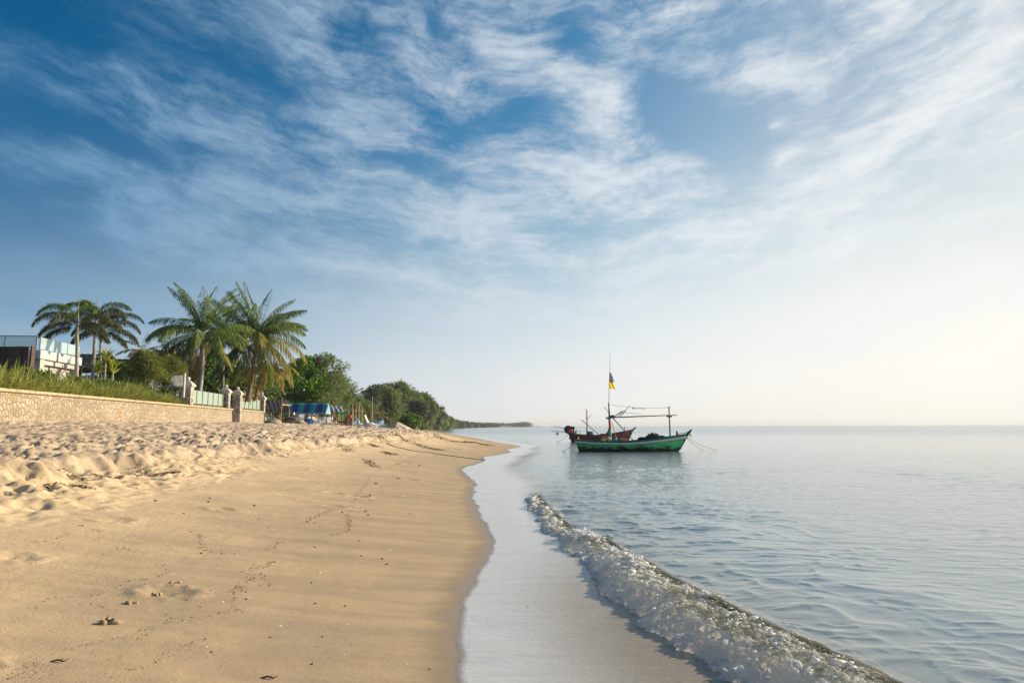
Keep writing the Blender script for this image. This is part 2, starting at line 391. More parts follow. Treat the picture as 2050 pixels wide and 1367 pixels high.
def ground_z(x, y, detail=True):
    x, y = np.asarray(x, float), np.asarray(y, float)
    s = shore(y) - x
    ss = scarp_s(y)
    wob = 0.6 * fbm(x * 0.0 + y * 0.35, y * 0.11, 3) + (0.30 * fbm(x * 0.9, y * 1.7, 4, .6) + .20 * np.maximum(fbm(x * .5 + 5, y * .55, 2), 0) if detail else 0)
    s2 = np.where(s > 0, s * 7.6 / ss, s) + wob * sstep(5.5, 7.2, s) * (1 - sstep(9, 12, s))
    z = np.interp(s2, PS, PZ)
    # the little cliff melts away farther along the beach
    far = sstep(45, 75, y)
    soft = np.interp(s2, [0, 1, 3, 5.5, 9, 12], [0, 0.075, 0.28, 0.62, 1.2, 1.42])
    z = np.where((s2 > 0) & (s2 < 12), z * (1 - far) + soft * far, z)
    if detail:
        top = sstep(7.7, 8.5, s2) * (1 - 0.6 * sstep(60, 160, s))
        fade = 1 / (1 + (np.maximum(y, 0) / 260) ** 2)
        # trampled dry sand on the berm: old footprints and heaps
        d, rid, bxx, byy = worley(x * 1.9 + 0.35 * fbm(x * 1.9, y * 1.9, 2), y * 1.35 + 0.3 * fbm(x * 1.7 + 9, y * 1.7, 2))
        pit = -np.exp(-(d / 0.38) ** 3.2) * (0.35 + 0.9 * rid) + 0.55 * np.exp(-((d - 0.55) / 0.2) ** 2) * rid
        d2, rid2, _, _ = worley(x * 4.2 + 40, y * 3.3 - 11)
        pit2 = -np.exp(-(d2 / 0.36) ** 3) * rid2
        z = z + top * fade * (0.085 * pit * (0.5 + 0.9 * sstep(-.35, .35, fbm(x * .5, y * .4 + 7, 2))) + 0.055 * pit2 + 0.07 * fbm(x * 0.45, y * 0.4, 2) + 0.05 * fbm(x * 1.6, y * 1.2, 4, .65) + 0.026 * fbm(x * 7, y * 6, 4, .7))
        # crumbled foot of the scarp
        foot = np.exp(-((s2 - 7.2) / 0.55) ** 2) * (1 - far)
        z = z + foot * (0.05 * np.maximum(fbm(x * 3.5, y * 3.5, 4, .65), 0) + 0.02 * fbm(x * 1.1, y * 1.1, 2))
        # trampled patch on the left in front of the scarp
        tr = sstep(5.0, 6.6, s) * (1 - sstep(7.2, 7.8, s2)) * sstep(0.1, 0.5, fbm(x * 0.33 + 3, y * 0.33 + 8, 2) + 0.45 * (1 - sstep(9, 15, y)))
        z = z + tr * (0.06 * pit + 0.05 * pit2 + 0.02 * fbm(x * 6, y * 6, 3))
        # scattered shallow prints on the smooth slope
        sm = sstep(0.8, 2.0, s) * (1 - sstep(6.5, 7.2, s2))
        d3, rid3, bx3, by3 = worley(x * 0.8 + 9, y * 0.62 + 4)
        pr = np.where(rid3 > 0.66, -np.exp(-(np.hypot(bx3 * 1.0, by3 * 1.7) / 0.13) ** 2) + 0.6 * np.exp(-((np.hypot(bx3, by3 * 1.7) - 0.22) / 0.07) ** 2), 0)
        z = z + sm * (0.026 * pr * (1 + 0.8 * vnoise(x * 14, y * 14)) + 0.012 * fbm(x * 0.7, y * 0.5, 2) + 0.0035 * fbm(x * 3.1, y * 1.7, 3))
    return z
def gz(x, y): return float(ground_z(np.array([x]), np.array([y]))[0])
def on_ground(px, py, it=60):
    """point of the sand seen at a photo pixel (marching the smooth ground)"""
    v = ray(px, py); t, step = 1.0, 0.05
    while t < 400:
        p = Vector((0, 0, CAM_H)) + v * t
        if p.z < float(ground_z(np.array([p.x]), np.array([p.y]), False)[0]): return p
        t += max(0.03, t * 0.004)
    return p

# ------------------------------------------------------------------ sand
def sand_material():
    m = Mat('sand', (0.4, 0.3, 0.2), 0.95, 0.25)
    P = m.pos(obj_space=False)
    s = m.attr('shore_distance')
    n1 = m.noise(P, 0.9, 5, 0.6)
    streak = m.noise(m.pos((0.35, 1.6, 1), False, (0, 0, 0.12)), 1.6, 5, 0.6)
    grain = m.noise(P, 260.0, 2, 0.7)
    grit = m.noise(P, 38.0, 4, 0.7)
    dry = m.mix(m.rng(n1, 0.3, 0.7), SANDC['dry_a'], SANDC['dry_b'])
    damp = m.mix(m.rng(streak, 0.35, 0.65), SANDC['damp_vignette_a'], SANDC['damp_vignette_b'])
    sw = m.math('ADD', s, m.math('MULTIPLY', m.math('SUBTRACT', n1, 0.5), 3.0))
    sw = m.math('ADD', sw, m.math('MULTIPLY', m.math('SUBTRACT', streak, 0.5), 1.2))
    c = m.mix(m.rng(sw, 1.5, 6.8), damp, dry)  # damp near the water, spread wider and darker to paint in lens vignetting
    c = m.mix(m.rng(s, 6.6, 8.2), c, m.mix(m.rng(n1, .3, .7), (0.40, 0.312, 0.218), (0.52, 0.408, 0.285)))
    wet = m.math('ADD', s, m.math('MULTIPLY', m.math('SUBTRACT', streak, 0.5), 0.5))
    wetf = m.rng(wet, 0.0, 0.38, 1.0, 0.0)
    c = m.mix(wetf, c, SANDC['wet'])
    c = m.mix(1.0, c, m.mix(m.rng(grain, 0.25, 0.75), (0.80, 0.80, 0.80), (1.18, 1.18, 1.18)), 'MULTIPLY')
    # strewn brown organic crumbs in drifts along old tide marks
    drift = m.noise(m.pos((1.0, 0.6, 1), False), 0.55, 4, 0.6, 0.6)
    crumb = m.math('MULTIPLY', m.rng(grit, 0.60, 0.70), m.rng(drift, 0.50, 0.66))
    crumb = m.math('MULTIPLY', crumb, m.rng(s, 1.0, 2.6))
    c = m.mix(m.math('MULTIPLY', crumb, 0.55), c, (0.20, 0.12, 0.05))
    m.set('Base Color', c)
    m.set('Roughness', m.math('SUBTRACT', 0.95, m.math('MULTIPLY', wetf, 0.55)))
    h = m.math('ADD', m.math('MULTIPLY', grain, 0.0022), m.math('MULTIPLY', grit, 0.007))
    h = m.math('ADD', h, m.math('MULTIPLY', m.noise(P, 7.0, 4, 0.6), 0.010))
    h = m.math('MULTIPLY', h, m.math('SUBTRACT', 1.0, m.math('MULTIPLY', wetf, 0.85)))
    h = m.math('MULTIPLY', h, m.rng(s, 1.0, 7.5, 0.55, 2.4))
    m.set('Normal', m.bump(h, 1.0, 0.9))
    return m.m
SANDC = dict(dry_a=(0.575, 0.435, 0.27), dry_b=(0.66, 0.50, 0.305), damp_vignette_a=(0.36, 0.272, 0.175), damp_vignette_b=(0.445, 0.332, 0.20), wet=(0.27, 0.205, 0.135))

def build_sand():
    ys = [-40, -25, -15, -10, -7, -4, -2, -0.5]
    y = 0.6
    while y < 3.0: ys.append(y); y += 0.06
    while y < 70: ys.append(y); y *= 1 + (0.0042 if y < 30 else 0.006)
    while y < 6900: ys.append(y); y *= 1.035
    ys.append(7000)
    ys = np.array(ys)
    ss = np.concatenate([[-3000, -900, -300, -120, -60, -30, -15, -8, -5, -3.5], np.arange(-2.6, 0.4, 0.1), np.arange(0.4, 7.0, 0.032), np.arange(7.0, 10.5, 0.025),
                         np.arange(10.5, 24, 0.055), np.arange(24, 40, 0.5), [42, 46, 52, 60, 75, 100, 150, 250, 500, 1200, 4000]])
    s, yy = np.meshgrid(ss, ys)
    # the footprint of the columns is dense where the beach is seen
    x = shore(yy) - s
    z = ground_z(x, yy)
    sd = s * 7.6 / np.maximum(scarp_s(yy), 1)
    v = np.stack([x, yy, z], -1).reshape(-1, 3)
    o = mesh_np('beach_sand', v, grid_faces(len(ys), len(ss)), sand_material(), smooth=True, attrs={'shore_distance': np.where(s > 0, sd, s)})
    return tag(o, 'sandy beach sloping from the trampled bank down to the sea', 'beach', kind='structure')
build_sand()

# ------------------------------------------------------------------ sea, swash and the breaking wave
WF = [on_z(x, y, 0.0) for x, y in [(1460, 1367), (1385, 1320), (1320, 1270), (1255, 1225), (1200, 1180), (1150, 1130), (1112, 1082), (1078, 1045), (1058, 1010), (1050, 985)]]
_wy = [p.y for p in WF]; _wx = [p.x for p in WF]
WY = np.array([-60, -5, 1, 3] + _wy + [22, 30, 45, 60, 100, 200, 400, 12000])
WX = np.array([4.5, 2.4, 1.9, 1.63] + _wx + [float(shore(np.array([t]))[0]) + g for t, g in ((22, 1.15), (30, 1.1), (45, 0.9), (60, 0.8), (100, 0.8), (200, 1), (400, 1), (12000, 1))])
def wave_front(y):
    y = np.asarray(y, float)
    w = 0.03 * np.maximum(np.abs(y), 2)
    return sum(np.interp(y + k * w, WY, WX) for k in (-1, 0, 1)) / 3
def ripples(x, y):
    """small wind sea: short peaked crests lying roughly across the view, flat water between"""
    wx = x + 0.25 * fbm(x * 0.5, y * 0.5, 2); wy = y + 0.12 * x + 0.3 * fbm(x * 0.4 + 7, y * 0.5 + 3, 2)
    gust = np.clip(0.75 + 1.1 * fbm(x * 0.12 + 4, y * 0.07, 3), 0.25, 1.6)
    r = np.zeros_like(x)
    for (lam, asp, amp, p) in ((1.9, 1.9, 0.004, 1.3), (0.85, 2.0, 0.007, 1.4), (0.44, 1.8, 0.018, 1.5), (0.25, 1.7, 0.023, 1.5), (0.15, 1.6, 0.014, 1.5)):
        fade = 1 / (1 + (np.maximum(y, 0) / (16 + 22 * lam)) ** 2)
        n = vnoise(wx / (lam * asp) + lam * 31, wy * 0.8 / lam + lam * 13)
        n2 = vnoise(wx * 0.8 / (lam * asp) + 50 + lam, wy * 0.7 / lam + lam * 7)
        crest = (1 - np.minimum(np.abs(n) * 1.5, 1)) ** p * sstep(-0.45, 0.35, n2)
        r += amp * fade * gust * crest
    return r

def water_material():
    m = Mat('sea_water', (0.05, 0.09, 0.10), 0.04, 0.5)
    m.set('IOR', 2.8)
    P = m.pos(obj_space=False)
    o = m.attr('offshore')
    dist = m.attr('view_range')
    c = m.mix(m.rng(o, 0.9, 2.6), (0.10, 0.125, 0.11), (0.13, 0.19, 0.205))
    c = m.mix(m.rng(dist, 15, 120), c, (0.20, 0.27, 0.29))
    m.set('Base Color', c)
    n = m.noise(m.pos((0.8, 1.8, 1), False), 4.2, 4, 0.55)
    nf = m.noise(m.pos((0.4, 1.6, 1), False), 0.35, 4, 0.6)
    h = m.math('ADD', m.math('MULTIPLY', n, 0.014), m.math('MULTIPLY', nf, 0.02))
    h = m.math('MULTIPLY', h, m.math('MULTIPLY', m.rng(dist, 5, 22, 0.8, 4.0), m.rng(dist, 30, 150, 1.0, 0.25)))
    b = m.bump(h, 1.0, 0.5)
    m.set('Normal', b)
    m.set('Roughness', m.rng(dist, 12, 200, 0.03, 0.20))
    return m.m
def build_sea():
    ys = [-60, -30, -15, -8, -4, -2, -1]
    y = 0.0
    while y < 3.0: ys.append(y); y += 0.05
    while y < 60: ys.append(y); y *= 1.0032 if y < 15 else (1.0042 if y < 28 else 1.007)
    while y < 400: ys.append(y); y *= 1.02
    while y < 7000: ys.append(y); y *= 1.12
    ys = np.array(ys + [7000])
    os_ = [-0.35, -0.2, 0, 0.3, 0.6]
    o = 0.8
    while o < 9: os_.append(o); o += 0.03 if o < 6 else 0.045
    while o < 80: os_.append(o); o *= 1.02
    while o < 9000: os_.append(o); o *= 1.15
    os_ = np.array(os_ + [9000])
    oo, yy = np.meshgrid(os_, ys)
    x = wave_front(yy) + oo
    z = ripples(x, yy) * sstep(-0.2, 0.3, oo) * (1 - 0.5 * sstep(15, 60, oo)) - 0.03 * (1 - sstep(-0.2, 0.9, oo))
    # a low second swell lifting behind the broken wave, and a few far humps
    z += 0.02 * np.exp(-((oo - 2.9 - 0.25 * np.sin(yy * 0.4)) / 0.55) ** 2) * sstep(1, 6, yy) * (1 - sstep(14, 26, yy))
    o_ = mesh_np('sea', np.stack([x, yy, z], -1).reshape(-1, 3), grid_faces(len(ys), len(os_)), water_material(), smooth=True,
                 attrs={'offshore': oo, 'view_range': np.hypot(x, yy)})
    return tag(o_, 'calm rippled sea reaching to the pale horizon', 'sea', kind='structure')
build_sea()

def swash_material():
    m = Mat('swash_water', (0.5, 0.5, 0.5), 0.12, 0.5)
    m.set('IOR', 1.42)
    u = m.attr('across'); yv = m.attr('along'); dp = m.attr('edge')
    st = m.noise(m.pos((0.5, 2.6, 1), False, (0, 0, 0.25)), 2.2, 6, 0.65)
    fine = m.noise(m.pos((1.0, 4.0, 1), False, (0, 0, 0.35)), 14.0, 5, 0.7)
    milk_sheen = m.mix(m.rng(st, 0.3, 0.7), (0.50, 0.50, 0.49), (0.62, 0.61, 0.59))  # milky foam tone, whitened further with a painted-in sky reflection
    deep = (0.27, 0.225, 0.16)
    f = m.math('MULTIPLY', m.rng(u, 0.15, 0.85), m.rng(yv, 11, 5))  # browner near the viewer, where the painted reflection gives way to sand
    f = m.math('ADD', f, m.math('MULTIPLY', m.math('SUBTRACT', st, 0.5), 0.7), clamp=True)
    m.set('Base Color', m.mix(m.math('MULTIPLY', f, 0.85), milk_sheen, deep))
    m.set('Normal', m.bump(m.math('ADD', m.math('MULTIPLY', fine, m.math('MULTIPLY_ADD', f, .02, 0.005)), m.math('MULTIPLY', st, 0.014)), 1.0, 0.6))
    m.set('Roughness', 0.16)
    # film thins out to nothing on the sand
    a = m.math('ADD', dp, m.math('MULTIPLY', m.math('SUBTRACT', fine, 0.5), 0.05))
    fd = m.math('SUBTRACT', 1.0, m.rng(m.math('ADD', m.attr('tail'), m.math('MULTIPLY', m.attr('tail'), m.math('MULTIPLY', m.math('SUBTRACT', st, 0.5), 2.0))), 0.05, 0.8))
    m.set('Alpha', m.math('MULTIPLY', m.rng(a, 0.0, 0.10), fd))
    return m.m
def build_swash():
    ys = []
    y = -6.0
    while y < 2: ys.append(y); y += 0.2
    while y < 90: ys.append(y); y *= 1.006
    while y < 420: ys.append(y); y *= 1.03
    ys = np.array(ys)
    t = np.linspace(0, 1, 46) ** 1.3
    tt, yy = np.meshgrid(t, ys)
    a, b = shore(yy) - 0.03, wave_front(yy) + 0.75 + 1.4 * sstep(13, 21, yy)
    x = a + (b - a) * tt
    x += 0.02 * fbm(yy * 6, yy * 2.1, 3) * (1 - tt)
    z = 0.006 + 0.010 * sstep(0, 0.4, tt) + 0.004 * fbm(x * 1.1, yy * 2.4, 3) * sstep(0.02, 0.3, tt) - 0.05 * sstep(0.8, 1.0, tt) * (1 - sstep(13, 18, yy)) + 0.012 * sstep(14, 20, yy) * sstep(.2, .5, tt)
    e = (x - a)
    o = mesh_np('swash_water', np.stack([x, yy, z], -1).reshape(-1, 3), grid_faces(len(ys), len(t)), swash_material(), smooth=True,
                attrs={'tail': sstep(.25, .95, tt) * sstep(12, 18, yy), 'across': tt * (b - a) / np.maximum(b - a - 0.75, 0.3), 'along': yy, 'edge': e})
    return tag(o, 'thin milky film of backwash water on the sand inside the wave', 'swash', kind='structure')
build_swash()

def wave_material():
    m = Mat('breaking_water', (0.5, 0.5, 0.5), 0.1, 0.5)
    fo = m.attr('foam'); sea = m.attr('sea')
    m.set('IOR', m.math('MULTIPLY_ADD', m.attr('deep'), 1.45, 1.35)); crest = m.attr('crest')
    P = m.pos((1.0, 1.25, 1.1), False, (0, 0, 0.5))
    n = m.noise(P, 17.0, 7, 0.72, 0.8)
    n2 = m.noise(P, 48.0, 5, 0.75, 0.3)
    big = m.noise(P, 5.0, 4, 0.6)
    k = m.math('ADD', m.math('MULTIPLY', m.math('SUBTRACT', n, 0.5), 1.5), m.math('MULTIPLY', m.math('SUBTRACT', n2, 0.5), 1.7))
    f = m.rng(m.math('ADD', fo, m.math('MULTIPLY', k, .8)), 0.22, 0.85)
    front = m.mix(m.rng(big, 0.35, 0.65), (0.36, 0.48, 0.60), (0.58, 0.69, 0.78))  # blue sky-lit shade of the wave face painted into aerated water
    glass = m.mix(m.rng(n, 0.35, 0.65), (0.44, 0.40, 0.27), (0.74, 0.69, 0.54))  # warm sunlit glow of the crest painted into the sandy water colour
    w = m.mix(crest, front, glass)
    w = m.mix(sea, w, (0.055, 0.055, 0.032))
    w = m.mix(m.attr('deep'), w, (0.10, 0.125, 0.11))
    c = m.mix(f, w, (0.90, 0.90, 0.89))
    m.set('Base Color', c)
    m.set('Roughness', m.math('MULTIPLY_ADD', f, 0.5, 0.04))
    h = m.math('ADD', m.math('MULTIPLY', n, 0.022), m.math('MULTIPLY', n2, 0.014))
    h = m.math('MULTIPLY', h, m.math('SUBTRACT', 1.0, m.attr('deep')))
    m.set('Normal', m.bump(h, 1.0, 0.7))
    m.set('Subsurface Weight', m.math('SUBTRACT', 0.85, m.math('MULTIPLY', sea, .85)))
    m.b.inputs['Subsurface Radius'].default_value = (0.8, 0.9, 1.0); m.b.inputs['Subsurface Scale'].default_value = 0.06
    # thin water and foam let the low sun through
    tr = m.N('ShaderNodeBsdfTranslucent'); m.L(c, tr.inputs[0])
    mx = m.N('ShaderNodeMixShader')
    m.L(m.math('SUBTRACT', 0.55, m.math('MULTIPLY', sea, .45)), mx.inputs[0])
    m.L(m.b.outputs[0], mx.inputs[1]); m.L(tr.outputs[0], mx.inputs[2])
    cl = m.N('ShaderNodeBsdfTransparent'); cl.inputs[0].default_value = (0.92, 0.88, 0.72, 1)
    m2 = m.N('ShaderNodeMixShader')
    clear = m.math('MULTIPLY', m.math('MULTIPLY', m.math('SUBTRACT', 1.0, f), m.math('MULTIPLY', crest, 0.6)), m.math('SUBTRACT', 1.0, m.attr('deep')))
    m.L(clear, m2.inputs[0]); m.L(mx.outputs[0], m2.inputs[1]); m.L(cl.outputs[0], m2.inputs[2])
    m.L(m2.outputs[0], m.out.inputs[0])
    return m.m
def build_wave():
    ys = []
    y = 0.2
    while y < 18.6: ys.append(y); y += max(0.011, 0.0028 * y)
    ys = np.array(ys)
    us = np.concatenate([np.linspace(-0.30, 1.25, 120), np.linspace(1.27, 2.3, 40)])
    uu, yy = np.meshgrid(us, ys)
    # height along the wave: full roller near, a gap near 10.7 m, then a small curl that dies out
    A = np.interp(ys, [0, 3, 6, 8.5, 9.9, 10.4, 10.9, 11.6, 13, 15.2, 16.4, 18.6], [0.20, 0.20, 0.19, 0.17, 0.15, 0.12, 0.075, 0.085, 0.10, 0.09, 0.04, 0.0])[:, None]
    A = A * (1 + 0.16 * fbm(ys * 0.9, ys * 0.3, 3))[:, None]
    W = np.interp(ys, [0, 4, 6, 8, 10, 11, 13, 18], [0.72, 0.66, 0.62, 0.56, 0.46, 0.30, 0.27, 0.2])[:, None]      # front edge to crest
    wf = 0.09 * fbm(yy * 1.6, uu * 0 + 2.0, 4) + 0.05 * fbm(yy * 6, uu * 0 + 5.0, 4, .65)
    oo = uu * W
    u = uu + wf / W * (1 - sstep(1.1, 1.6, uu))
    front = np.where(u < 1, 0.35 * np.clip(u, 0, 1) ** 0.5 + 0.65 * np.sin(np.pi / 2 * np.clip(u, 0, 1)), 1.0)
    front = np.where(u < 0, 0, front)
    back = np.exp(-np.maximum(u - 1, 0) ** 2 / (2 * 0.36 ** 2))
    z = A * front * back
    x = wave_front(yy) + oo
    foam = np.clip(0.88 - 0.62 * sstep(.30, .85, u) + 0.34 * fbm(x * 2.2, yy * 1.6, 3) + .18 * np.exp(-((u - .95) / .2) ** 2), 0, 1)
    small = sstep(10.4, 11.2, yy)
    foam = foam * (1 - small) + small * np.clip(0.42 + 0.5 * fbm(x * 3, yy * 3, 3) - 0.2 * np.abs(u - 0.9), 0, 1)
    foam = np.maximum(foam, 0.8 * np.exp(-((yy - 10.25) / 0.28) ** 2) * (u < 1.2))
    foam = foam * (1 - sstep(1.02, 1.35, u))
    sea = sstep(0.98, 1.22, u); deep = sstep(1.35, 1.85, u)
    body = np.clip(front * back * 1.4, 0, 1) * (u > -0.02)
    bil = 1 - np.abs(fbm(x * 4.2, yy * 3.4, 4))            # puffy
    d, rid, _, _ = worley(x * 15 + 0.5 * fbm(x * 8, yy * 8, 2), yy * 12)
    d2, rid2, _, _ = worley(x * 30, yy * 26)
    lump = (0.042 * (bil - 0.65) + 0.014 * fbm(x * 18 + 4, yy * 14, 3, .6) + 0.017 * np.sqrt(np.maximum(0, 1 - (d / 0.75) ** 2)) * (0.3 + rid) + 0.007 * np.sqrt(np.maximum(0, 1 - (d2 / 0.75) ** 2)) * rid2)
    z = z + body * np.clip(foam * 1.2, 0.12, 1) * lump * np.interp(yy, [0, 6, 12, 19], [1.1, 1.0, 0.75, 0.4])
    z = z + body * (1 - foam) * (0.022 * fbm(x * 5 + 3, yy * 3.5, 3) + 0.010 * fbm(x * 14, yy * 9, 2))
    z = z + (1 - np.clip(foam, 0, 1)) * ripples(x, yy) * sstep(1.0, 1.4, u)
    # both edges duck under the water around the wave
    z = z - 0.06 * (1 - sstep(-0.10, 0.06, u)) - 0.06 * sstep(1.95, 2.28, uu) - 0.05 * sstep(17.2, 18.6, yy)
    # the front leans over the trough
    x = x - 0.06 * body * sstep(0.3, 0.9, u) * (1 - sstep(0.9, 1.5, u))
    # bubbles and flecks of foam riding on the wave
    P = np.stack([x, yy, z], -1).reshape(-1, 3); uf = u.reshape(-1); yf = yy.reshape(-1)
    clus = fbm(P[:, 0] * 5.0, P[:, 1] * 4.0, 3).reshape(-1); cl2 = fbm(P[:, 0] * 14.0, P[:, 1] * 11.0, 2).reshape(-1)
    wgt = ((uf > -0.02) & (uf < 1.35)) * (0.10 + np.maximum(clus + .15, 0) * 1.4 + np.maximum(cl2, 0) * .8) * (0.5 + 1.0 * np.exp(-((uf - .92) / .16) ** 2) + .45 * np.exp(-((uf - .3) / .3) ** 2)) * np.where(uf > 1.1, .35, 1)
    wgt = wgt * np.clip(yf / 5, .6, 1.6) * np.where(yf > 16.5, .2, 1) + 1.2 * np.exp(-((yf - 10.25) / .22) ** 2) * ((uf > .1) & (uf < 1.1))
    n = 17000
    k = rng.choice(len(P), n, p=wgt / wgt.sum())
    ico = np.array([(0, 0, 1), (.894, 0, .447), (.276, .851, .447), (-.724, .526, .447), (-.724, -.526, .447), (.276, -.851, .447), (.724, .526, -.447), (-.276, .851, -.447), (-.894, 0, -.447), (-.276, -.851, -.447), (.724, -.526, -.447), (0, 0, -1)])
    tri = np.array([(0, 1, 2), (0, 2, 3), (0, 3, 4), (0, 4, 5), (0, 5, 1), (1, 6, 2), (2, 7, 3), (3, 8, 4), (4, 9, 5), (5, 10, 1), (6, 7, 2), (7, 8, 3), (8, 9, 4), (9, 10, 5), (10, 6, 1), (11, 7, 6), (11, 8, 7), (11, 9, 8), (11, 10, 9), (11, 6, 10)])
    r = .0032 * np.exp(rng.normal(0, .6, n)) * np.clip(P[k, 1] / 6, .85, 1.7)
    C = P[k] + rng.normal(0, .006, (n, 3)); C[:, 2] += r * .35
    spl = np.exp(-((C[:, 1] - 10.25) / .16) ** 2) * rng.random(n) ** 2
    C[:, 2] += .10 * spl; C[:, 0] -= .05 * spl
    V = C[:, None, :] + ico[None] * r[:, None, None] * rng.uniform(.6, 1.4, (n, 1, 3)) * np.array([1.9, 1.1, .75])
    F = (np.arange(n) * 12)[:, None, None] + tri[None]
    FM = Mat('foam_flecks', (0.9, 0.9, 0.89), .45, .4)
    tf = FM.N('ShaderNodeBsdfTranslucent'); tf.inputs[0].default_value = (.9, .9, .88, 1); mf = FM.N('ShaderNodeMixShader'); mf.inputs[0].default_value = .45
    FM.L(FM.b.outputs[0], mf.inputs[1]); FM.L(tf.outputs[0], mf.inputs[2]); FM.L(mf.outputs[0], FM.out.inputs[0])
    tag(mesh_np('sea_foam', V.reshape(-1, 3), F.reshape(-1, 3), FM.m, smooth=True), 'white bubbles and flecks of foam on the breaking wave', 'foam', kind='stuff')
    o = mesh_np('breaking_wave', np.stack([x, yy, z], -1).reshape(-1, 3), grid_faces(len(ys), len(us)), wave_material(), smooth=True, attrs={'foam': foam, 'sea': sea, 'deep': deep, 'crest': sstep(.35, .80, u)})
    return tag(o, 'small foaming wave breaking along the shallow edge of the sea', 'wave', kind='structure')
build_wave()

# ------------------------------------------------------------------ foliage helpers
def foliage_mat(name, a, b, trans=0.35, rough=0.55, scale=0.8):
    """leaf colour between a and b, by a per-leaf number and by clumps; lets light through"""
    m = Mat(name, a, rough, 0.35)
    r = m.attr('leaf_random')
    n = m.noise(m.pos(), scale, 3, 0.6)
    f = m.math('ADD', m.math('MULTIPLY', r, 0.6), m.math('MULTIPLY', m.rng(n, 0.3, 0.7), 0.4))
    c = m.mix(f, a, b)
    m.set('Base Color', c)
    tr = m.N('ShaderNodeBsdfTranslucent')
    m.L(m.mix(1.0, c, (1.25, 1.2, 0.7), 'MULTIPLY'), tr.inputs[0])
    mx = m.N('ShaderNodeMixShader'); mx.inputs[0].default_value = trans
    m.L(m.b.outputs[0], mx.inputs[1]); m.L(tr.outputs[0], mx.inputs[2]); m.L(mx.outputs[0], m.out.inputs[0])
    return m.m
def unit(a): return a / np.maximum(np.linalg.norm(a, axis=-1, keepdims=True), 1e-9)
def leaf_cards(c, d, length, width, droop=0.0, lr=None):
    """pointed leaves: base c, direction d; three cross lines each, bent down by droop"""
    n = len(c); d = unit(d)
    side = unit(np.cross(d, rng.normal(size=(n, 3)) * 0.35 + np.array([0, 0, 1.0])))
    length = np.broadcast_to(length, (n,))[:, None]; width = np.broadcast_to(width, (n,))[:, None]
    droop = np.broadcast_to(droop, (n,))[:, None]
    down = np.array([0, 0, -1.0])
    m1 = c + d * length * 0.5 + down * droop * length * 0.18
    m2 = c + d * length * 0.95 + down * droop * length * 0.65
    V = np.stack([c - side * width * .3, c + side * width * .3, m1 + side * width * .5, m1 - side * width * .5, m2 + side * width * .12, m2 - side * width * .12], 1)
    i = np.arange(n)[:, None] * 6
    F = np.concatenate([i + np.array([0, 1, 2, 3]), i + np.array([3, 2, 4, 5])])
    lr = rng.random(n) if lr is None else lr
    return V.reshape(-1, 3), F, np.repeat(lr, 6)
def join(parts):
    V, F, A, o = [], [], [], 0
    for v, f, a in parts:
        V.append(v); F.append(f + o); A.append(a); o += len(v)
    return np.concatenate(V), np.concatenate(F), np.concatenate(A)
BARK = simple_mat('bark', (0.20, 0.15, 0.11), 0.9, 0.35, 5.0, 0.2, bump=0.03)
BARK_GREY = simple_mat('grey_bark', (0.30, 0.27, 0.24), 0.9, 0.3, 5.0, 0.2, bump=0.03)
GREEN_PALM = foliage_mat('palm_leaf', (0.055, 0.115, 0.032), (0.26, 0.33, 0.07))
DEEP_PALM = foliage_mat('deep_palm_leaf', (0.035, 0.077, 0.035), (0.084, 0.154, 0.042), 0.25)
GOLD_PALM = foliage_mat('yellowing_palm_leaf', (0.171, 0.198, 0.033), (0.370, 0.305, 0.066))
DRY_PALM = foliage_mat('dry_palm_leaf', (0.23, 0.16, 0.07), (0.36, 0.26, 0.12), 0.3)
FOX_PALM = foliage_mat('foxtail_leaf', (0.085, 0.100, 0.055), (0.17, 0.185, 0.09))
FOX_GREEN = foliage_mat('fresh_foxtail_leaf', (0.068, 0.135, 0.034), (0.162, 0.243, 0.054))
CASU = foliage_mat('needle_foliage', (0.109, 0.168, 0.082), (0.285, 0.339, 0.149), 0.3, 0.7, 0.35)
CASU_DARK = foliage_mat('dark_needle_foliage', (0.081, 0.121, 0.091), (0.189, 0.237, 0.141), 0.2, 0.7, 0.35)
BRIGHT = foliage_mat('bright_leaf', (0.11, 0.25, 0.015), (0.25, 0.43, 0.04), 0.4, 0.45, 0.7)
MIDGREEN = foliage_mat('mid_leaf', (0.070, 0.149, 0.035), (0.175, 0.280, 0.061), 0.35, 0.5, 0.7)
OLIVE = foliage_mat('olive_leaf', (0.108, 0.146, 0.039), (0.293, 0.321, 0.088), 0.35, 0.6, 0.7)
YELLOWG = foliage_mat('yellow_green_leaf', (0.20, 0.24, 0.03), (0.36, 0.38, 0.06), 0.4, 0.45)
GRASSM = foliage_mat('strap_leaf', (0.075, 0.125, 0.025), (0.38, 0.39, 0.10), 0.35, 0.5, 0.25)

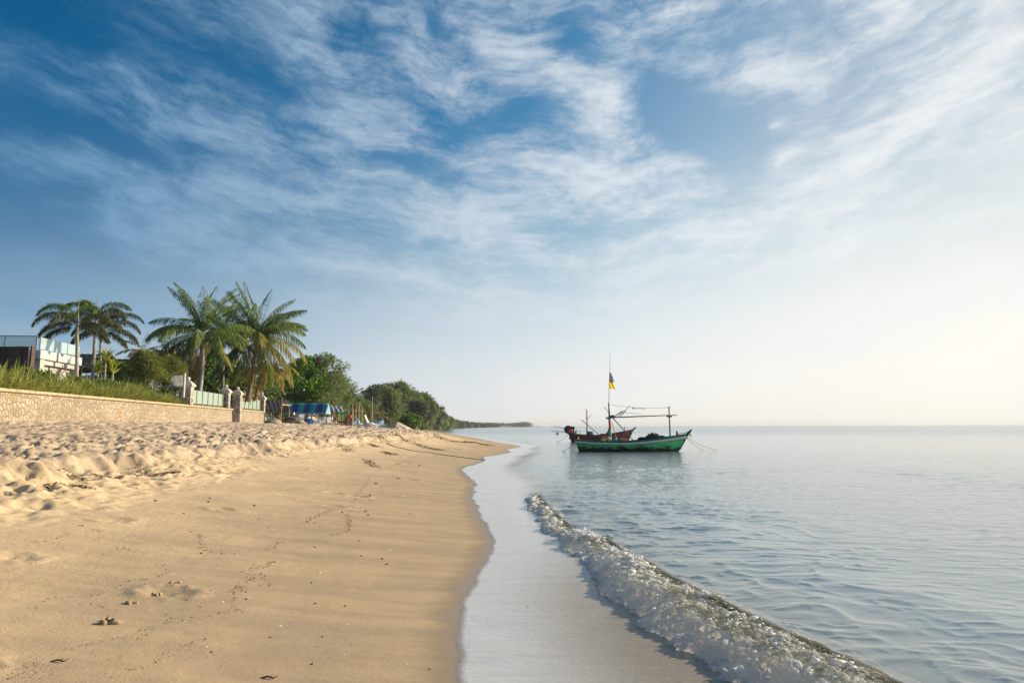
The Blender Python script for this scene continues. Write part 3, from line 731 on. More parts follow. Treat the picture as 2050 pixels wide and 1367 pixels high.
def frond_np(phi, e0, length, droop, n=46, leaf=0.85, width=0.055, hang=0.6, plume=False, twist=0.0):
    """one feather leaf from the origin: heading phi (0 = +x, 90 = +y), start elevation e0 in degrees"""
    t = np.linspace(0, 1, 25)
    el = np.radians(e0 - droop * t ** 1.25)
    ph = np.radians(phi + twist * t)
    ds = length / 24
    step = np.stack([np.cos(el) * np.cos(ph), np.cos(el) * np.sin(ph), np.sin(el)], -1) * ds
    pts = np.concatenate([[np.zeros(3)], np.cumsum(step, 0)])[:25]
    tan = unit(step)
    tl = np.linspace(0.14, 0.995, n)
    P = np.stack([np.interp(tl, t, pts[:, k]) for k in range(3)], -1)
    T = unit(np.stack([np.interp(tl, t, tan[:, k]) for k in range(3)], -1))
    up0 = np.array([0, 0, 1.0])
    Sd = unit(np.cross(T, up0 + 0 * T)); Up = np.cross(Sd, T)
    prof = np.sin(np.pi * np.clip(0.12 + 0.86 * tl, 0, 1)) ** 0.65
    parts = []
    rows = ((1, .55, -.05), (-1, .55, -.05)) if not plume else tuple((math.cos(a), .75, math.sin(a)) for a in np.radians([10, 60, 120, 170, 235, 305]))
    for sx, fw, uz in rows:
        d = Sd * sx + T * (fw + 0.25 * tl[:, None]) + Up * (uz + 0.25 * (not plume)) + rng.normal(size=(n, 3)) * 0.10
        d = unit(d) + np.array([0, 0, -1.0]) * hang * (0.25 + 0.5 * tl[:, None])
        parts.append(leaf_cards(P, d, leaf * prof * rng.uniform(0.8, 1.1, n), width, hang))
    # rachis, a three-sided tapering stalk
    r = np.interp(t, [0, 1], [0.045, 0.008]) * length / 4.5
    S3 = unit(np.cross(tan, up0)); U3 = np.cross(S3, tan)
    ring = np.stack([pts + S3 * r[:, None], pts - S3 * r[:, None], pts + U3 * r[:, None]], 1)
    i = np.arange(24)[:, None] * 3
    F = np.concatenate([i + np.array([a, b, b + 3, a + 3]) for a, b in ((0, 1), (1, 2), (2, 0))])
    parts.append((ring.reshape(-1, 3), F, np.full(75, 1.0)))
    return join(parts)

def palm(name, label, base, top, r0, r1, fronds, leaf, width, hang, bark, plume=False, lean=(0, 0), shaft=None, spear=None, group='palms behind the beach wall', n=46, cat='palm tree'):
    """trunk from base to top; fronds is a list of (phi, elevation, length, droop, material)"""
    t = thing(name, label, cat, base, 0, group)
    top = Vector(top) - Vector(base)
    bm = bmesh.new()
    pts, rr = [], []
    for k in range(15):
        f = k / 14
        p = top * f; p.x += lean[0] * math.sin(math.pi * f); p.y += lean[1] * math.sin(math.pi * f)
        pts.append(p); rr.append((r0 + (r1 - r0) * f + 0.05 * max(0, 1 - f * 9)) * (1.04 if k % 2 else 0.97))
    tube(bm, pts, rr, 9)
    obj('trunk', bm, bark, t, True)
    if shaft:
        bm = bmesh.new()
        tube(bm, [top - Vector((0, 0, shaft)), top - Vector((0, 0, shaft * .5)), top + Vector((0, 0, .15))], [r1 * 1.15, r1 * 1.25, r1 * .7], 9)
        obj('crownshaft', bm, SHAFT, t, True)
    if spear:
        bm = bmesh.new(); tube(bm, [top, top + Vector((-.03, 0, spear * .5)), top + Vector((-.06, 0, spear))], [0.035, 0.022, 0.006], 5)
        obj('spear_leaf', bm, FOXSTALK, t)
    for (phi, e0, ln, dr, mt) in fronds:
        v, f, a = frond_np(phi, e0, ln, dr, n, leaf * rng.uniform(.9, 1.1), width, hang, plume, rng.uniform(-14, 14))
        o = mesh_np('frond', v, f, mt, t, attrs={'leaf_random': a})
        o.location = top
    return t
SHAFT = simple_mat('palm_shaft', (0.34, 0.30, 0.10), 0.55, 0.2, 3.0)
FOXSTALK = simple_mat('foxtail_stalk', (0.22, 0.18, 0.09), 0.7)

def tree_np(h, w, n_clump, n_leaf, leaf, width, style='needle', base=0.12, flat=1.0):
    """crown of leaf clumps hung on limbs; also returns the limbs"""
    parts, limbs = [], []
    for k in range(n_clump):
        f = (k + 0.5) / n_clump
        zz = h * (base + (0.97 - base) * f ** 0.9)
        env = w * 0.5 * (math.sin(math.pi * min(1, 0.16 + 0.80 * f)) ** 0.75) * rng.uniform(0.55, 1.12)
        a = k * 2.39996 + rng.uniform(-.5, .5)
        rad = env * math.sqrt(rng.uniform(0.15, 1.0))
        c = np.array([rad * math.cos(a), rad * math.sin(a), zz])
        sz = w * rng.uniform(0.12, 0.22) * (1.1 - 0.5 * f)
        q = unit(rng.normal(size=(n_leaf, 3))) * (rng.random((n_leaf, 1)) ** 0.45) * np.array([sz, sz, sz * 0.75 * flat])
        C = c + q
        out = unit(q + np.array([c[0], c[1], 0]) * 0.5 / max(w * .3, .1) + 1e-6)
        if style == 'needle':
            d = out + np.array([0, 0, 0.45]) + rng.normal(size=(n_leaf, 3)) * 0.35
            parts.append(leaf_cards(C, d, leaf * rng.uniform(.6, 1.3, n_leaf), width, 0.5, np.clip(rng.random(n_leaf) * .6 + rng.random() * .4, 0, 1)))
        else:
            d = out * 0.8 + rng.normal(size=(n_leaf, 3)) * 0.7 + np.array([0, 0, -0.15])
            parts.append(leaf_cards(C, d, leaf * rng.uniform(.6, 1.3, n_leaf), width, 0.3, np.clip(rng.random(n_leaf) * .55 + rng.random() * .45, 0, 1)))
        limbs.append(c)
    return join(parts), limbs
def tree(name, label, cat, base, h, w, mat, bark, n_clump=70, n_leaf=90, leaf=0.5, width=0.12, style='needle', cb=0.12, group=None, rz=0.0, stems=1, flat=1.0):
    t = thing(name, label, cat, base, rz, group)
    (v, f, a), limbs = tree_np(h, w, n_clump, n_leaf, leaf, width, style, cb, flat)
    mesh_np('crown', v, f, mat, t, attrs={'leaf_random': a})
    bm = bmesh.new()
    for s in range(stems):
        ox = (s - (stems - 1) / 2) * 0.12 * w
        tube(bm, [(ox * .3, 0, -0.3), (ox * .6 + .02 * h, .01 * h, h * .3), (ox, -.01 * h, h * .62), (ox * 1.2, 0, h * .93)], [h * .022, h * .017, h * .011, h * .003], 7)
    for c in limbs[::3]:
        z0 = max(0.1 * h, c[2] - 0.22 * h)
        tube(bm, [(0.01 * h, 0, z0), (c[0] * .5, c[1] * .5, (z0 + c[2]) / 2 + .02 * h), tuple(c)], [h * .008, h * .005, h * .002], 4)
    obj('trunk', bm, bark, t, True)
    return t

# ------------------------------------------------------------------ garden ground behind the wall
def wall_x(d): return -21.6 - (d - 28.8) * 0.1212
def garden_z(x, y):
    b = wall_x(y) - x
    return 3.22 + 1.05 * sstep(0.6, 6.0, b)
def build_garden():
    ys = np.linspace(4, 78, 75); bs = np.array([0.36, 0.8, 1.5, 2.5, 4, 6, 9, 14, 25, 60])
    b, yy = np.meshgrid(bs, ys)
    x = wall_x(yy) - b
    z = garden_z(x, yy) + 0.06 * fbm(x * .8, yy * .8, 3)
    m = Mat('garden_soil', (0.10, 0.085, 0.05), 0.95, 0.2)
    n = m.noise(m.pos(), 1.2, 5, 0.6)
    m.set('Base Color', m.mix(m.rng(n, .4, .6), (0.13, 0.10, 0.06), (0.055, 0.08, 0.025)))
    o = mesh_np('garden_ground', np.stack([x, yy, z], -1).reshape(-1, 3), grid_faces(len(ys), len(bs)), m.m, smooth=True)
    tag(o, 'raised garden ground held back by the stone wall', 'ground', kind='structure')
build_garden()

def build_strap_grass():
    C, D, Ln, Wd, Dr, Lr = [], [], [], [], [], []
    for k in range(900):
        d = 27.0 + 23.6 * rng.random() ** .85
        if k > 830: d = 12 + 15 * rng.random()
        b = 0.30 + 2.1 * rng.random() ** 1.3
        x = wall_x(d) - b; z = float(garden_z(np.array(x), np.array(d)))
        nb = 26
        hh = (0.55 + 0.85 * rng.random() ** 1.4) * (1 + .3 * vnoise(np.array(d * .9), np.array(.5))) * np.interp(d, [27, 36, 44, 50], [1.2, 1.2, 1.1, 0.95])
        a = rng.uniform(0, 2 * math.pi, nb); el = np.radians(rng.uniform(38, 88, nb))
        C.append(np.array([x, d, z]) + np.stack([rng.normal(0, .10, nb), rng.normal(0, .10, nb), np.full(nb, -.05)], -1))
        D.append(np.stack([np.cos(el) * np.cos(a), np.cos(el) * np.sin(a), np.sin(el)], -1))
        Ln.append(hh * rng.uniform(.75, 1.35, nb)); Wd.append(rng.uniform(.026, .045, nb)); Dr.append(rng.uniform(.2, 1.0, nb))
        Lr.append(np.clip(rng.normal(0.25 + 0.7 * rng.random(), .25, nb), 0, 1))
    v, f, a = leaf_cards(np.concatenate(C), np.concatenate(D), np.concatenate(Ln), np.concatenate(Wd), np.concatenate(Dr), np.concatenate(Lr))
    o = mesh_np('strap_leaf_grass', v, f, GRASSM, attrs={'leaf_random': a})
    tag(o, 'tufts of long arching green leaves spilling over the stone wall', 'grass', kind='stuff')
    C, D, L_, R_ = [], [], [], []
    for k in range(170):
        d = rng.choice([rng.uniform(27, 30), rng.uniform(36, 50.5), rng.uniform(40, 50.5)])
        x = wall_x(d) - rng.uniform(.3, .9); z = float(garden_z(np.array(x), np.array(d)))
        nb = 22; a = rng.uniform(0, 6.28, nb); el = np.radians(rng.uniform(25, 85, nb))
        C.append(np.array([x, d, z]) + rng.normal(0, .12, (nb, 3)) * [1, 1, .2]); D.append(np.stack([np.cos(el) * np.cos(a), np.cos(el) * np.sin(a), np.sin(el)], -1))
        L_.append(rng.uniform(.3, .75, nb))
    v, f, a = leaf_cards(np.concatenate(C), np.concatenate(D), np.concatenate(L_), 0.028, 0.5)
    o = mesh_np('dry_grass', v, f, DRY_PALM, attrs={'leaf_random': a})
    tag(o, 'dry brown grass tufts among the green leaves above the wall', 'grass', kind='stuff')
build_strap_grass()

# ------------------------------------------------------------------ palms
def fan(n, ln, e_hi, e_lo, dr_hi, dr_lo, mats, jit=8, phase=0):
    """a whole crown: upright young leaves inside, drooping old ones outside"""
    r = []
    for k in range(n):
        f = k / (n - 1)
        r.append((phase + k * 137.5 + rng.uniform(-jit, jit), e_hi + (e_lo - e_hi) * f, ln * rng.uniform(.88, 1.06) * (0.85 + 0.15 * math.sin(math.pi * f)), dr_hi + (dr_lo - dr_hi) * f, mats[min(len(mats) - 1, int(f * len(mats)))]))
    return r
G, D_, Y, B_ = GREEN_PALM, DEEP_PALM, GOLD_PALM, DRY_PALM
# coconut palm A and B: leaves given one by one (0 = to the right, 180 = to the left, 270 = towards the camera)
def build_palms():
    dA = 58.0
    pb, pt = at(399, 777, dA), at(404, 672, dA)
    pb.z -= 0.6
    A = [(178, 34, 4.9, 78, D_), (185, 8, 4.2, 70, G), (165, 72, 4.6, 30, D_), (190, 80, 4.8, 34, G), (20, 78, 4.8, 36, G), (350, 70, 4.7, 48, G), (80, 84, 4.6, 25, G), (300, 74, 4.4, 40, G), (255, 76, 4.3, 44, G),
         (15, 40, 4.2, 62, G), (340, 22, 4.4, 62, G), (0, 55, 4.5, 45, D_), (200, 50, 4.2, 75, G), (235, 30, 4.0, 85, G), (290, 20, 4.0, 85, G), (210, -12, 3.8, 55, D_), (330, -15, 3.8, 55, D_), (160, -10, 3.9, 55, D_), (110, 20, 4.3, 60, G), (60, 30, 4.4, 60, G), (20, -25, 3.6, 45, Y), (250, -30, 3.4, 45, D_), (190, -40, 3.3, 35, B_), (120, -35, 3.4, 40, B_)]
    A = A + [(p + rng.uniform(15, 40), e - rng.uniform(-6, 14), l * rng.uniform(.85, 1.05), d_ + rng.uniform(0, 18), m_) for p, e, l, d_, m_ in A[::2] if e > 15]
    A = [(p, e, l * 1.10, d_ * 1.12 + 4, m_) for p, e, l, d_, m_ in A]
    palm('coconut_palm', 'tall coconut palm with pale curved trunk behind the first glass fence', pb, pt, .21, .15, A, .85, .058, .95, BARK_GREY, lean=(.15, 0), n=58)
    dB = 68.0
    pb, pt = at(496, 792, dB), at(513, 676, dB)
    pb.z -= .6
    Bf = [(168, 82, 5.6, 14, G), (60, 84, 5.2, 26, D_), (15, 72, 5.2, 48, G), (350, 52, 5.6, 52, D_), (5, 38, 5.0, 60, G), (350, 20, 5.6, 66, G), (8, 8, 5.6, 72, Y), (345, -22, 6.0, 55, Y), (15, -30, 5.6, 50, Y), (325, -35, 5.4, 45, G), (310, -42, 5.2, 40, Y), (285, -46, 4.8, 36, Y), (270, 30, 4.6, 110, Y), (240, 40, 4.8, 110, G),
          (185, 50, 5.8, 22, D_), (195, 6, 5.0, 66, D_), (178, -22, 5.6, 40, D_), (200, -30, 5.6, 36, D_), (215, -38, 5.4, 34, D_), (235, -48, 5.0, 30, G), (160, 30, 5.2, 60, G), (120, 55, 5.2, 50, G), (90, 30, 5.0, 65, G), (45, 48, 5.2, 60, G), (290, 66, 4.6, 60, G), (255, 72, 4.4, 46, G), (200, 74, 5.0, 30, D_), (30, 60, 5.2, 52, G), (330, 40, 5.4, 66, G), (70, -20, 4.6, 50, B_), (255, -55, 4.0, 25, B_), (330, -60, 4.0, 20, B_)]
    Bf = [(p, e, l * 1.10, d_, m_) for p, e, l, d_, m_ in Bf] + [(p + rng.uniform(15, 40), e - rng.uniform(-6, 12), l * rng.uniform(.95, 1.12), d_ + rng.uniform(0, 18), m_) for p, e, l, d_, m_ in Bf[::2] if e > -15]
    Bf = [(p, e, l, d_ * 1.08 + 3, m_) for p, e, l, d_, m_ in Bf]
    palm('coconut_palm', 'broad coconut palm with spreading leaves above the second glass fence', pb, pt, .24, .16, Bf, .98, .060, 1.0, BARK, lean=(.1, 0), n=62)
    dC = 71.0
    pb, pt = at(511, 793, dC), at(525, 735, dC); pb.z -= .5
    palm('coconut_palm', 'short leaning palm with orange trunk and hanging dry leaves', pb, pt, .2, .14,
         [(340, -5, 3.8, 70, Y), (20, 0, 4.0, 75, B_), (355, -25, 3.8, 55, B_), (310, -10, 3.4, 70, Y), (250, -20, 3.0, 60, B_), (60, 10, 3.4, 70, Y), (290, -40, 3.0, 40, B_), (10, 25, 4.2, 85, Y), (200, 0, 3.0, 70, G), (130, 20, 3.2, 70, G)], .8, .08, .65, simple_mat('orange_bark', (0.34, 0.19, 0.09), 0.9, 0.25, 4.0), n=38)
    dD = 76.0
    pb, pt = at(446, 800, dD), at(447, 668, dD); pb.z = 3.9
    palm('coconut_palm', 'bushy green palm half hidden between the two tall coconut palms', pb, pt, .2, .14, fan(24, 4.8, 80, -30, 35, 60, [G, G, G, Y], phase=40), .95, .11, .65, BARK, n=50)
    dE = 60.0
    pb, pt = at(331, 770, dE), at(331, 703, dE); pb.z = 4.0
    palm('withered_palm', 'small withered palm with brown hanging leaves behind the feathery bush', pb, pt, .16, .13,
         [(90, 80, 2.2, 20, G), (10, 72, 2.4, 35, G), (180, 70, 2.2, 35, G), (270, 74, 2.2, 35, G)] + [(k * 47, 40 - 8 * k, 2.7, 70 - 3 * k, B_) for k in range(13)], .55, .07, .6, BARK, n=34)
    dE = 62.0
    pb, pt = at(292, 770, dE), at(290, 702, dE); pb.z = 4.0
    palm('withered_palm', 'brown withered palm left of the green topped one behind the bush', pb, pt, .16, .13,
         [(100, 75, 2.0, 30, G), (200, 50, 2.2, 60, G)] + [(k * 61 + 20, 35 - 7 * k, 2.5, 70 - 3 * k, B_) for k in range(12)], .5, .07, .6, BARK, n=30)
    # foxtail palms beside the white house
    F, H = FOX_PALM, FOX_GREEN
    d1 = 40.0
    pb, pt = at(155, 752, d1), at(155, 657, d1); pb.z = 4.0
    P1 = [(178, 80, 3.5, 150, H), (183, 60, 3.3, 140, F), (174, 34, 2.8, 112, F), (190, 6, 2.3, 80, F), (5, 62, 2.6, 132, F), (350, 28, 2.4, 105, F), (260, 62, 2.4, 150, F), (90, 62, 2.4, 140, F), (40, 10, 2.0, 80, F)]
    palm('foxtail_palm', 'foxtail palm with slim trunk and tall bare spear leaf beside the white house', pb, pt, .105, .085, P1, .46, .04, .45, BARK_GREY, True, shaft=.85, spear=2.3, n=52)
    d2 = 46.0
    pb, pt = at(187, 752, d2), at(192, 645, d2); pb.z = 4.0
    P2 = [(165, 88, 3.0, 130, H), (200, 82, 3.0, 150, H), (20, 84, 3.0, 140, H), (355, 60, 3.0, 135, F), (182, 52, 2.6, 120, F), (300, 66, 2.6, 150, H), (265, 78, 2.5, 165, H), (345, 20, 2.4, 100, F), (100, 60, 2.6, 130, F)]
    palm('foxtail_palm', 'greener middle foxtail palm standing higher than its two neighbours', pb, pt, .13, .10, P2, .48, .042, .45, BARK_GREY, True, shaft=.9, spear=2.0, n=50)
    d3 = 49.0
    pb, pt = at(201, 745, d3), at(203, 664, d3); pb.z = 4.0
    P3 = [(6, 68, 3.8, 132, F), (356, 46, 3.6, 118, F), (12, 20, 3.0, 92, F), (340, 80, 3.0, 150, F), (300, 55, 2.7, 135, F), (180, 44, 2.6, 125, F), (80, 62, 2.7, 130, F), (0, -4, 2.4, 66, F), (200, 6, 2.2, 80, F), (60, 84, 2.6, 100, H)]
    palm('foxtail_palm', 'dark brownish foxtail palm on the right of the three by the house', pb, pt, .10, .085, P3, .48, .042, .45, BARK_GREY, True, shaft=.7, n=50)
    # distant palms behind the beach bar
    dF = 122.0
    pb, pt = at(705, 846, dF), at(705, 792, dF); pb.z = 2.0
    palm('coconut_palm', 'distant coconut palm with reddish upright leaves beyond the beach bar', pb, pt, .2, .15, fan(16, 3.3, 82, -20, 40, 55, [G, G, D_, G], phase=10) + [(80, 82, 2.8, 15, B_), (200, 80, 2.7, 18, B_), (320, 78, 2.7, 18, B_)], .7, .13, .5, BARK, group='palms beyond the beach bar', n=26)
    for px, py, dd, lb in ((738, 822, 112, 'low dusty palm beside the bamboo frame of the beach bar'), (757, 832, 118, 'low dusty palm behind the folded blue umbrella')):
        pb, pt = at(px, 850, dd), at(px, py, dd); pb.z = 1.95
        palm('low_palm', lb, pb, pt, .2, .16, fan(14, 2.2, 75, -35, 50, 50, [OLIVE, B_, OLIVE]), .55, .12, .6, BARK, group='palms beyond the beach bar', n=22)
build_palms()

# spear leaved plants in the garden
def spear_plant(name, label, base, h, n, ln, stem, mat):
    t = thing(name, label, 'plant', base, 0, 'yellow green garden plants')
    a = rng.uniform(0, 6.28, n); el = np.radians(rng.uniform(25, 88, n))
    D = np.stack([np.cos(el) * np.cos(a), np.cos(el) * np.sin(a), np.sin(el)], -1)
    C = np.stack([0 * a, 0 * a, h - 0.5 * rng.random(n) * ln], -1)
    v, f, r = leaf_cards(C, D, ln * rng.uniform(.7, 1.1, n), ln * .11, .25)
    mesh_np('leaves', v, f, mat, t, attrs={'leaf_random': r})
    bm = bmesh.new(); tube(bm, [(0, 0, -.2), (.02, 0, h * .5), (0, 0, h)], stem, 6); obj('stem', bm, BARK_GREY, t, True)
def build_plants():
    p = at(208, 770, 41.5); top = at(208, 712, 41.5)
    spear_plant('garden_plant', 'tall yellow green spear leaved plant on a bare pale stem', (p.x, p.y, 3.9), top.z - 3.9, 26, 1.1, .045, YELLOWG)
    for px, py, lb in ((196, 742, 'dense yellow green clump left of the bare stem plant'), (226, 742, 'dense yellow green clump right of the bare stem plant')):
        q = at(px, py, 42.5); spear_plant('garden_plant', lb, (q.x, q.y, 4.0), q.z - 4.0 + .2, 46, .95, .05, YELLOWG)
    # feathery multi stemmed bush and darker bushes behind
    for px, pyt, pyb, d, wpx, mt, lb, nc in ((290, 704, 778, 47.5, 80, OLIVE, 'feathery yellow green bush with many thin stems in front of the white railing', 42), (338, 715, 785, 52.0, 70, OLIVE, 'loose olive bush leaning against the first stone pillar', 42),
                                        (248, 728, 775, 49.0, 70, MIDGREEN, 'low dark green bush under the thatched roofs', 36), (362, 700, 780, 66.0, 90, DRY_PALM, 'brown thicket of dry stems behind the white railing', 40)):
        b, tp = at(px, pyb, d), at(px, pyt, d)
        tree('feathery_bush', lb, 'bush', b, tp.z - b.z, wpx * d / FPX, mt, BARK_GREY, nc, 110, .34, .05, 'needle', .18, 'bushes in the walled garden', stems=4)
    for px, d, w_, h_, mt, lb in ((22, 30.5, 1.5, 1.0, MIDGREEN, 'low leafy shrub at the left end of the wall below the timber screen'), (72, 32.8, 1.7, 1.25, OLIVE, 'low shrub under the corner of the white house'), (118, 34.6, 1.8, 1.3, MIDGREEN, 'dark leafy shrub in front of the white house wall'), (176, 37.6, 1.9, 1.2, OLIVE, 'low shrub at the foot of the foxtail palm trunks'), (232, 41.0, 2.2, 1.3, MIDGREEN, 'low shrub beneath the yellow green plants'), (276, 44.0, 2.2, 1.2, OLIVE, 'dusty shrub at the foot of the feathery bush'), (322, 47.0, 2.2, 1.15, OLIVE, 'dusty shrub before the white picket railing'), (356, 50.0, 1.8, 1.2, MIDGREEN, 'shrub pressed against the first stone pillar')):
        x = wall_x(d) - 1.0 - .25 * w_; z = float(garden_z(np.array(x), np.array(d)))
        tree('leafy_shrub', lb, 'shrub', (at(px, 760, d).x if at(px, 760, d).x < x else x, d, z - .05), h_, w_, mt, BARK_GREY, 30, 70, .20, .07, 'leaf', .05, 'shrubs along the wall top', stems=3)
    # bushes that close the garden behind the palms
    for px, pyt, pyb, d, wpx, mt, lb in ((430, 705, 800, 82, 120, MIDGREEN, 'dark green garden bush behind the first glass fence'), (470, 730, 800, 84, 110, OLIVE, 'olive garden bush behind the pair of pillars'), (390, 720, 790, 80, 90, MIDGREEN, 'green bush behind the trunk of the pale palm'), (545, 735, 830, 100, 110, MIDGREEN, 'round green tree behind the leaning palm')):
        b, tp = at(px, pyb, d), at(px, pyt, d)
        tree('leafy_bush', lb, 'bush', (b.x, b.y, 2.6), tp.z - 2.6, wpx * d / FPX, mt, BARK, 55, 110, .42, .2, 'leaf', .1, 'bushes in the walled garden')
    b, tp = at(612, 838, 104), at(612, 715, 104)
    tree('leafy_tree', 'bright green leafy tree glowing in the sun above the striped awning', 'tree', (b.x, b.y, 1.9), tp.z - 1.9, 96 * 104 / FPX, BRIGHT, BARK, 95, 130, .45, .27, 'leaf', .30)
    b, tp = at(575, 838, 108), at(575, 745, 108)
    tree('leafy_tree', 'darker green leafy tree between the palms and the bright tree', 'tree', (b.x, b.y, 1.9), tp.z - 1.9, 80 * 95 / FPX, MIDGREEN, BARK, 70, 120, .42, .24, 'leaf', .12)
build_plants()

# ------------------------------------------------------------------ feathery shore pines and the far wood
def build_pines():
    g = 'casuarina trees along the beach'
    rows = [(648, 708, 105, 95, CASU, 'tall grey green pine with wispy tips right of the bright leafy tree'), (668, 745, 112, 70, CASU, 'smaller wispy pine reaching out over the blue tent roofs'), (692, 785, 126, 70, CASU, 'low pine behind the two lamp posts'), (720, 800, 132, 60, CASU, 'low pine left of the dark pine clump'),
            (748, 774, 150, 70, CASU_DARK, 'dark pine on the left of the far clump'), (775, 778, 152, 70, CASU, 'pale green pine in front of the far clump'), (800, 766, 172, 76, CASU, 'highest pine of the far clump'), (772, 772, 178, 80, CASU_DARK, 'dark pine at the back of the far clump'), (826, 786, 176, 62, CASU, 'broad pine right of the highest one'),
            (848, 790, 190, 56, CASU, 'pine with a crooked top near the right end of the far clump'), (862, 808, 200, 50, CASU_DARK, 'last pine of the far clump where it slopes to the beach'), (875, 826, 225, 46, CASU, 'small pine beyond the far clump'), (835, 805, 165, 60, CASU_DARK, 'low dark pine behind the green mound bush'), (886, 834, 260, 40, CASU, 'smallest pine where the wood thins out')]
    for px, pyt, d, wpx, mt, lb in rows:
        b, tp = at(px, 850, d), at(px, pyt, d)
        tree('casuarina_tree', lb, 'tree', (b.x, b.y, 1.8), tp.z - 1.8, wpx * d / FPX * 1.05, mt, BARK, 62, 95, .0058 * d, .0015 * d, 'needle', .06, g)
    b, tp = at(820, 851, 140), at(820, 831, 140)
    tree('mound_bush', 'low rounded bright green bush at the foot of the far pines', 'bush', (b.x, b.y, 1.8), tp.z - 1.7, 52 * 140 / FPX, MIDGREEN, BARK, 46, 120, .5, .22, 'leaf', .02, flat=.8)
    # the wood that runs on along the bay
    parts = []
    for k in range(150):
        px = rng.uniform(868, 1000); d = np.interp(px, [868, 900, 940, 1000], [260, 420, 700, 1150]) * rng.uniform(.9, 1.25)
        pyt = np.interp(px, [868, 880, 900, 930, 960, 1000], [828, 834, 841, 846.5, 849.5, 851.3]) + rng.uniform(-1.5, 2.5)
        p = at(px, 853, d); top = at(px, pyt, d).z
        h = max(top - 1.0, 2.0); n = 130; w = h * .75
        C = np.array([p.x, d, 1.0]) + np.stack([rng.normal(0, w * .42, n), rng.normal(0, w * .42, n), h * rng.random(n) ** .8], -1)
        parts.append(leaf_cards(C, rng.normal(size=(n, 3)) + [0, 0, .5], .0042 * d, .0018 * d, .3))
    v, f, a = join(parts)
    FARW = foliage_mat('far_leaf', (0.065, 0.085, 0.06), (0.12, 0.135, 0.095), .3)
    tag(mesh_np('far_wood', v, f, FARW, attrs={'leaf_random': a}), 'hazy strip of woodland following the curve of the bay', 'wood', kind='stuff')
    parts = []
    for k in range(120):
        if k < 42: px = rng.uniform(985, 1044); hh = rng.uniform(2.5, 5.5); sp = 1.2
        else: px = 1030 + 28 * rng.random() ** .8; hh = np.interp(px, [1030, 1040, 1054, 1058], [2.5, 5.5, 6.5, 3]) * rng.uniform(.75, 1.1); sp = 4
        d = rng.uniform(1350, 1480); p = at(px, 853, d); n = 60
        zz = hh * d / FPX
        C = np.array([p.x, d, 2.0]) + np.stack([rng.normal(0, sp, n), rng.normal(0, sp, n), zz * (rng.random(n) ** (.4 if k < 42 else .8))], -1)
        parts.append(leaf_cards(C, rng.normal(size=(n, 3)), 3.2, 1.5, .2))
    v, f, a = join(parts)
    tag(mesh_np('headland_trees', v, f, FARW, attrs={'leaf_random': a}), 'thin row of trees on the far headland at the horizon', 'wood', kind='stuff')
    bm = bmesh.new()
    a, b = at(940, 852.5, 1400), at(1078, 852.5, 1400)
    n = 40
    for k in range(n):
        f = k / (n - 1)
        blob(bm, (a.x + (b.x - a.x) * f, 1400 + 8 * math.sin(k), .3), (3.2, 5, 1.7 if f < .85 else 1.1), 1, .2, 1.3, k)
    tag(obj('breakwater', bm, simple_mat('far_rock', (0.16, 0.15, 0.14), .9)), 'low dark breakwater stretching out from the far headland', 'breakwater')
build_pines()

# ------------------------------------------------------------------ stone wall, pillars, fences
def stone_mat(name, stone_a, stone_b, mortar, sx, sz, edge=0.09, bump=0.03, tilt=0.35):
    m = Mat(name, stone_a, 0.88, 0.25)
    geo = m.N('ShaderNodeNewGeometry'); sep = m.N('ShaderNodeSeparateXYZ'); m.L(geo.outputs['Position'], sep.inputs[0])
    com = m.N('ShaderNodeCombineXYZ')
    along = m.math('ADD', sep.outputs[1], m.math('MULTIPLY', sep.outputs[0], 0.8))
    m.L(m.math('MULTIPLY', m.math('ADD', along, m.math('MULTIPLY', sep.outputs[2], tilt)), sx), com.inputs[0]); m.L(m.math('MULTIPLY', sep.outputs[2], sz), com.inputs[1])
    nz = m.N('ShaderNodeTexNoise'); m.L(com.outputs[0], nz.inputs['Vector']); nz.inputs['Scale'].default_value = 0.9; nz.inputs['Detail'].default_value = 2
    ad = m.N('ShaderNodeMix', data_type='VECTOR'); ad.inputs[0].default_value = 0.28; m.L(com.outputs[0], ad.inputs[4]); m.L(nz.outputs['Color'], ad.inputs[5])
    vo = m.N('ShaderNodeTexVoronoi', voronoi_dimensions='2D', feature='DISTANCE_TO_EDGE'); m.L(ad.outputs[1], vo.inputs['Vector']); vo.inputs['Scale'].default_value = 1.0
    vc = m.N('ShaderNodeTexVoronoi', voronoi_dimensions='2D'); m.L(ad.outputs[1], vc.inputs['Vector']); vc.inputs['Scale'].default_value = 1.0
    s2 = m.N('ShaderNodeSeparateColor'); m.L(vc.outputs['Color'], s2.inputs[0])
    fine = m.noise(m.pos(), 9.0, 5, 0.65)
    c = m.mix(m.math('ADD', m.math('MULTIPLY', s2.outputs[0], .7), m.math('MULTIPLY', fine, .3)), stone_a, stone_b)
    c = m.mix(m.rng(s2.outputs[1], 0.90, 0.95), c, (0.36, 0.25, 0.13))
    c = m.mix(m.rng(m.noise(m.pos((.6, .6, 1.6)), .8, 4, .65), .42, .66, 0, .45), c, tuple(v * .62 for v in stone_a))
    f = m.rng(vo.outputs[0], edge * .35, edge)
    m.set('Base Color', m.mix(f, mortar, c))
    h = m.math('ADD', m.rng(vo.outputs[0], 0.0, edge * 2.2), m.math('MULTIPLY', fine, .35))
    m.set('Normal', m.bump(h, bump, 0.9))
    return m.m
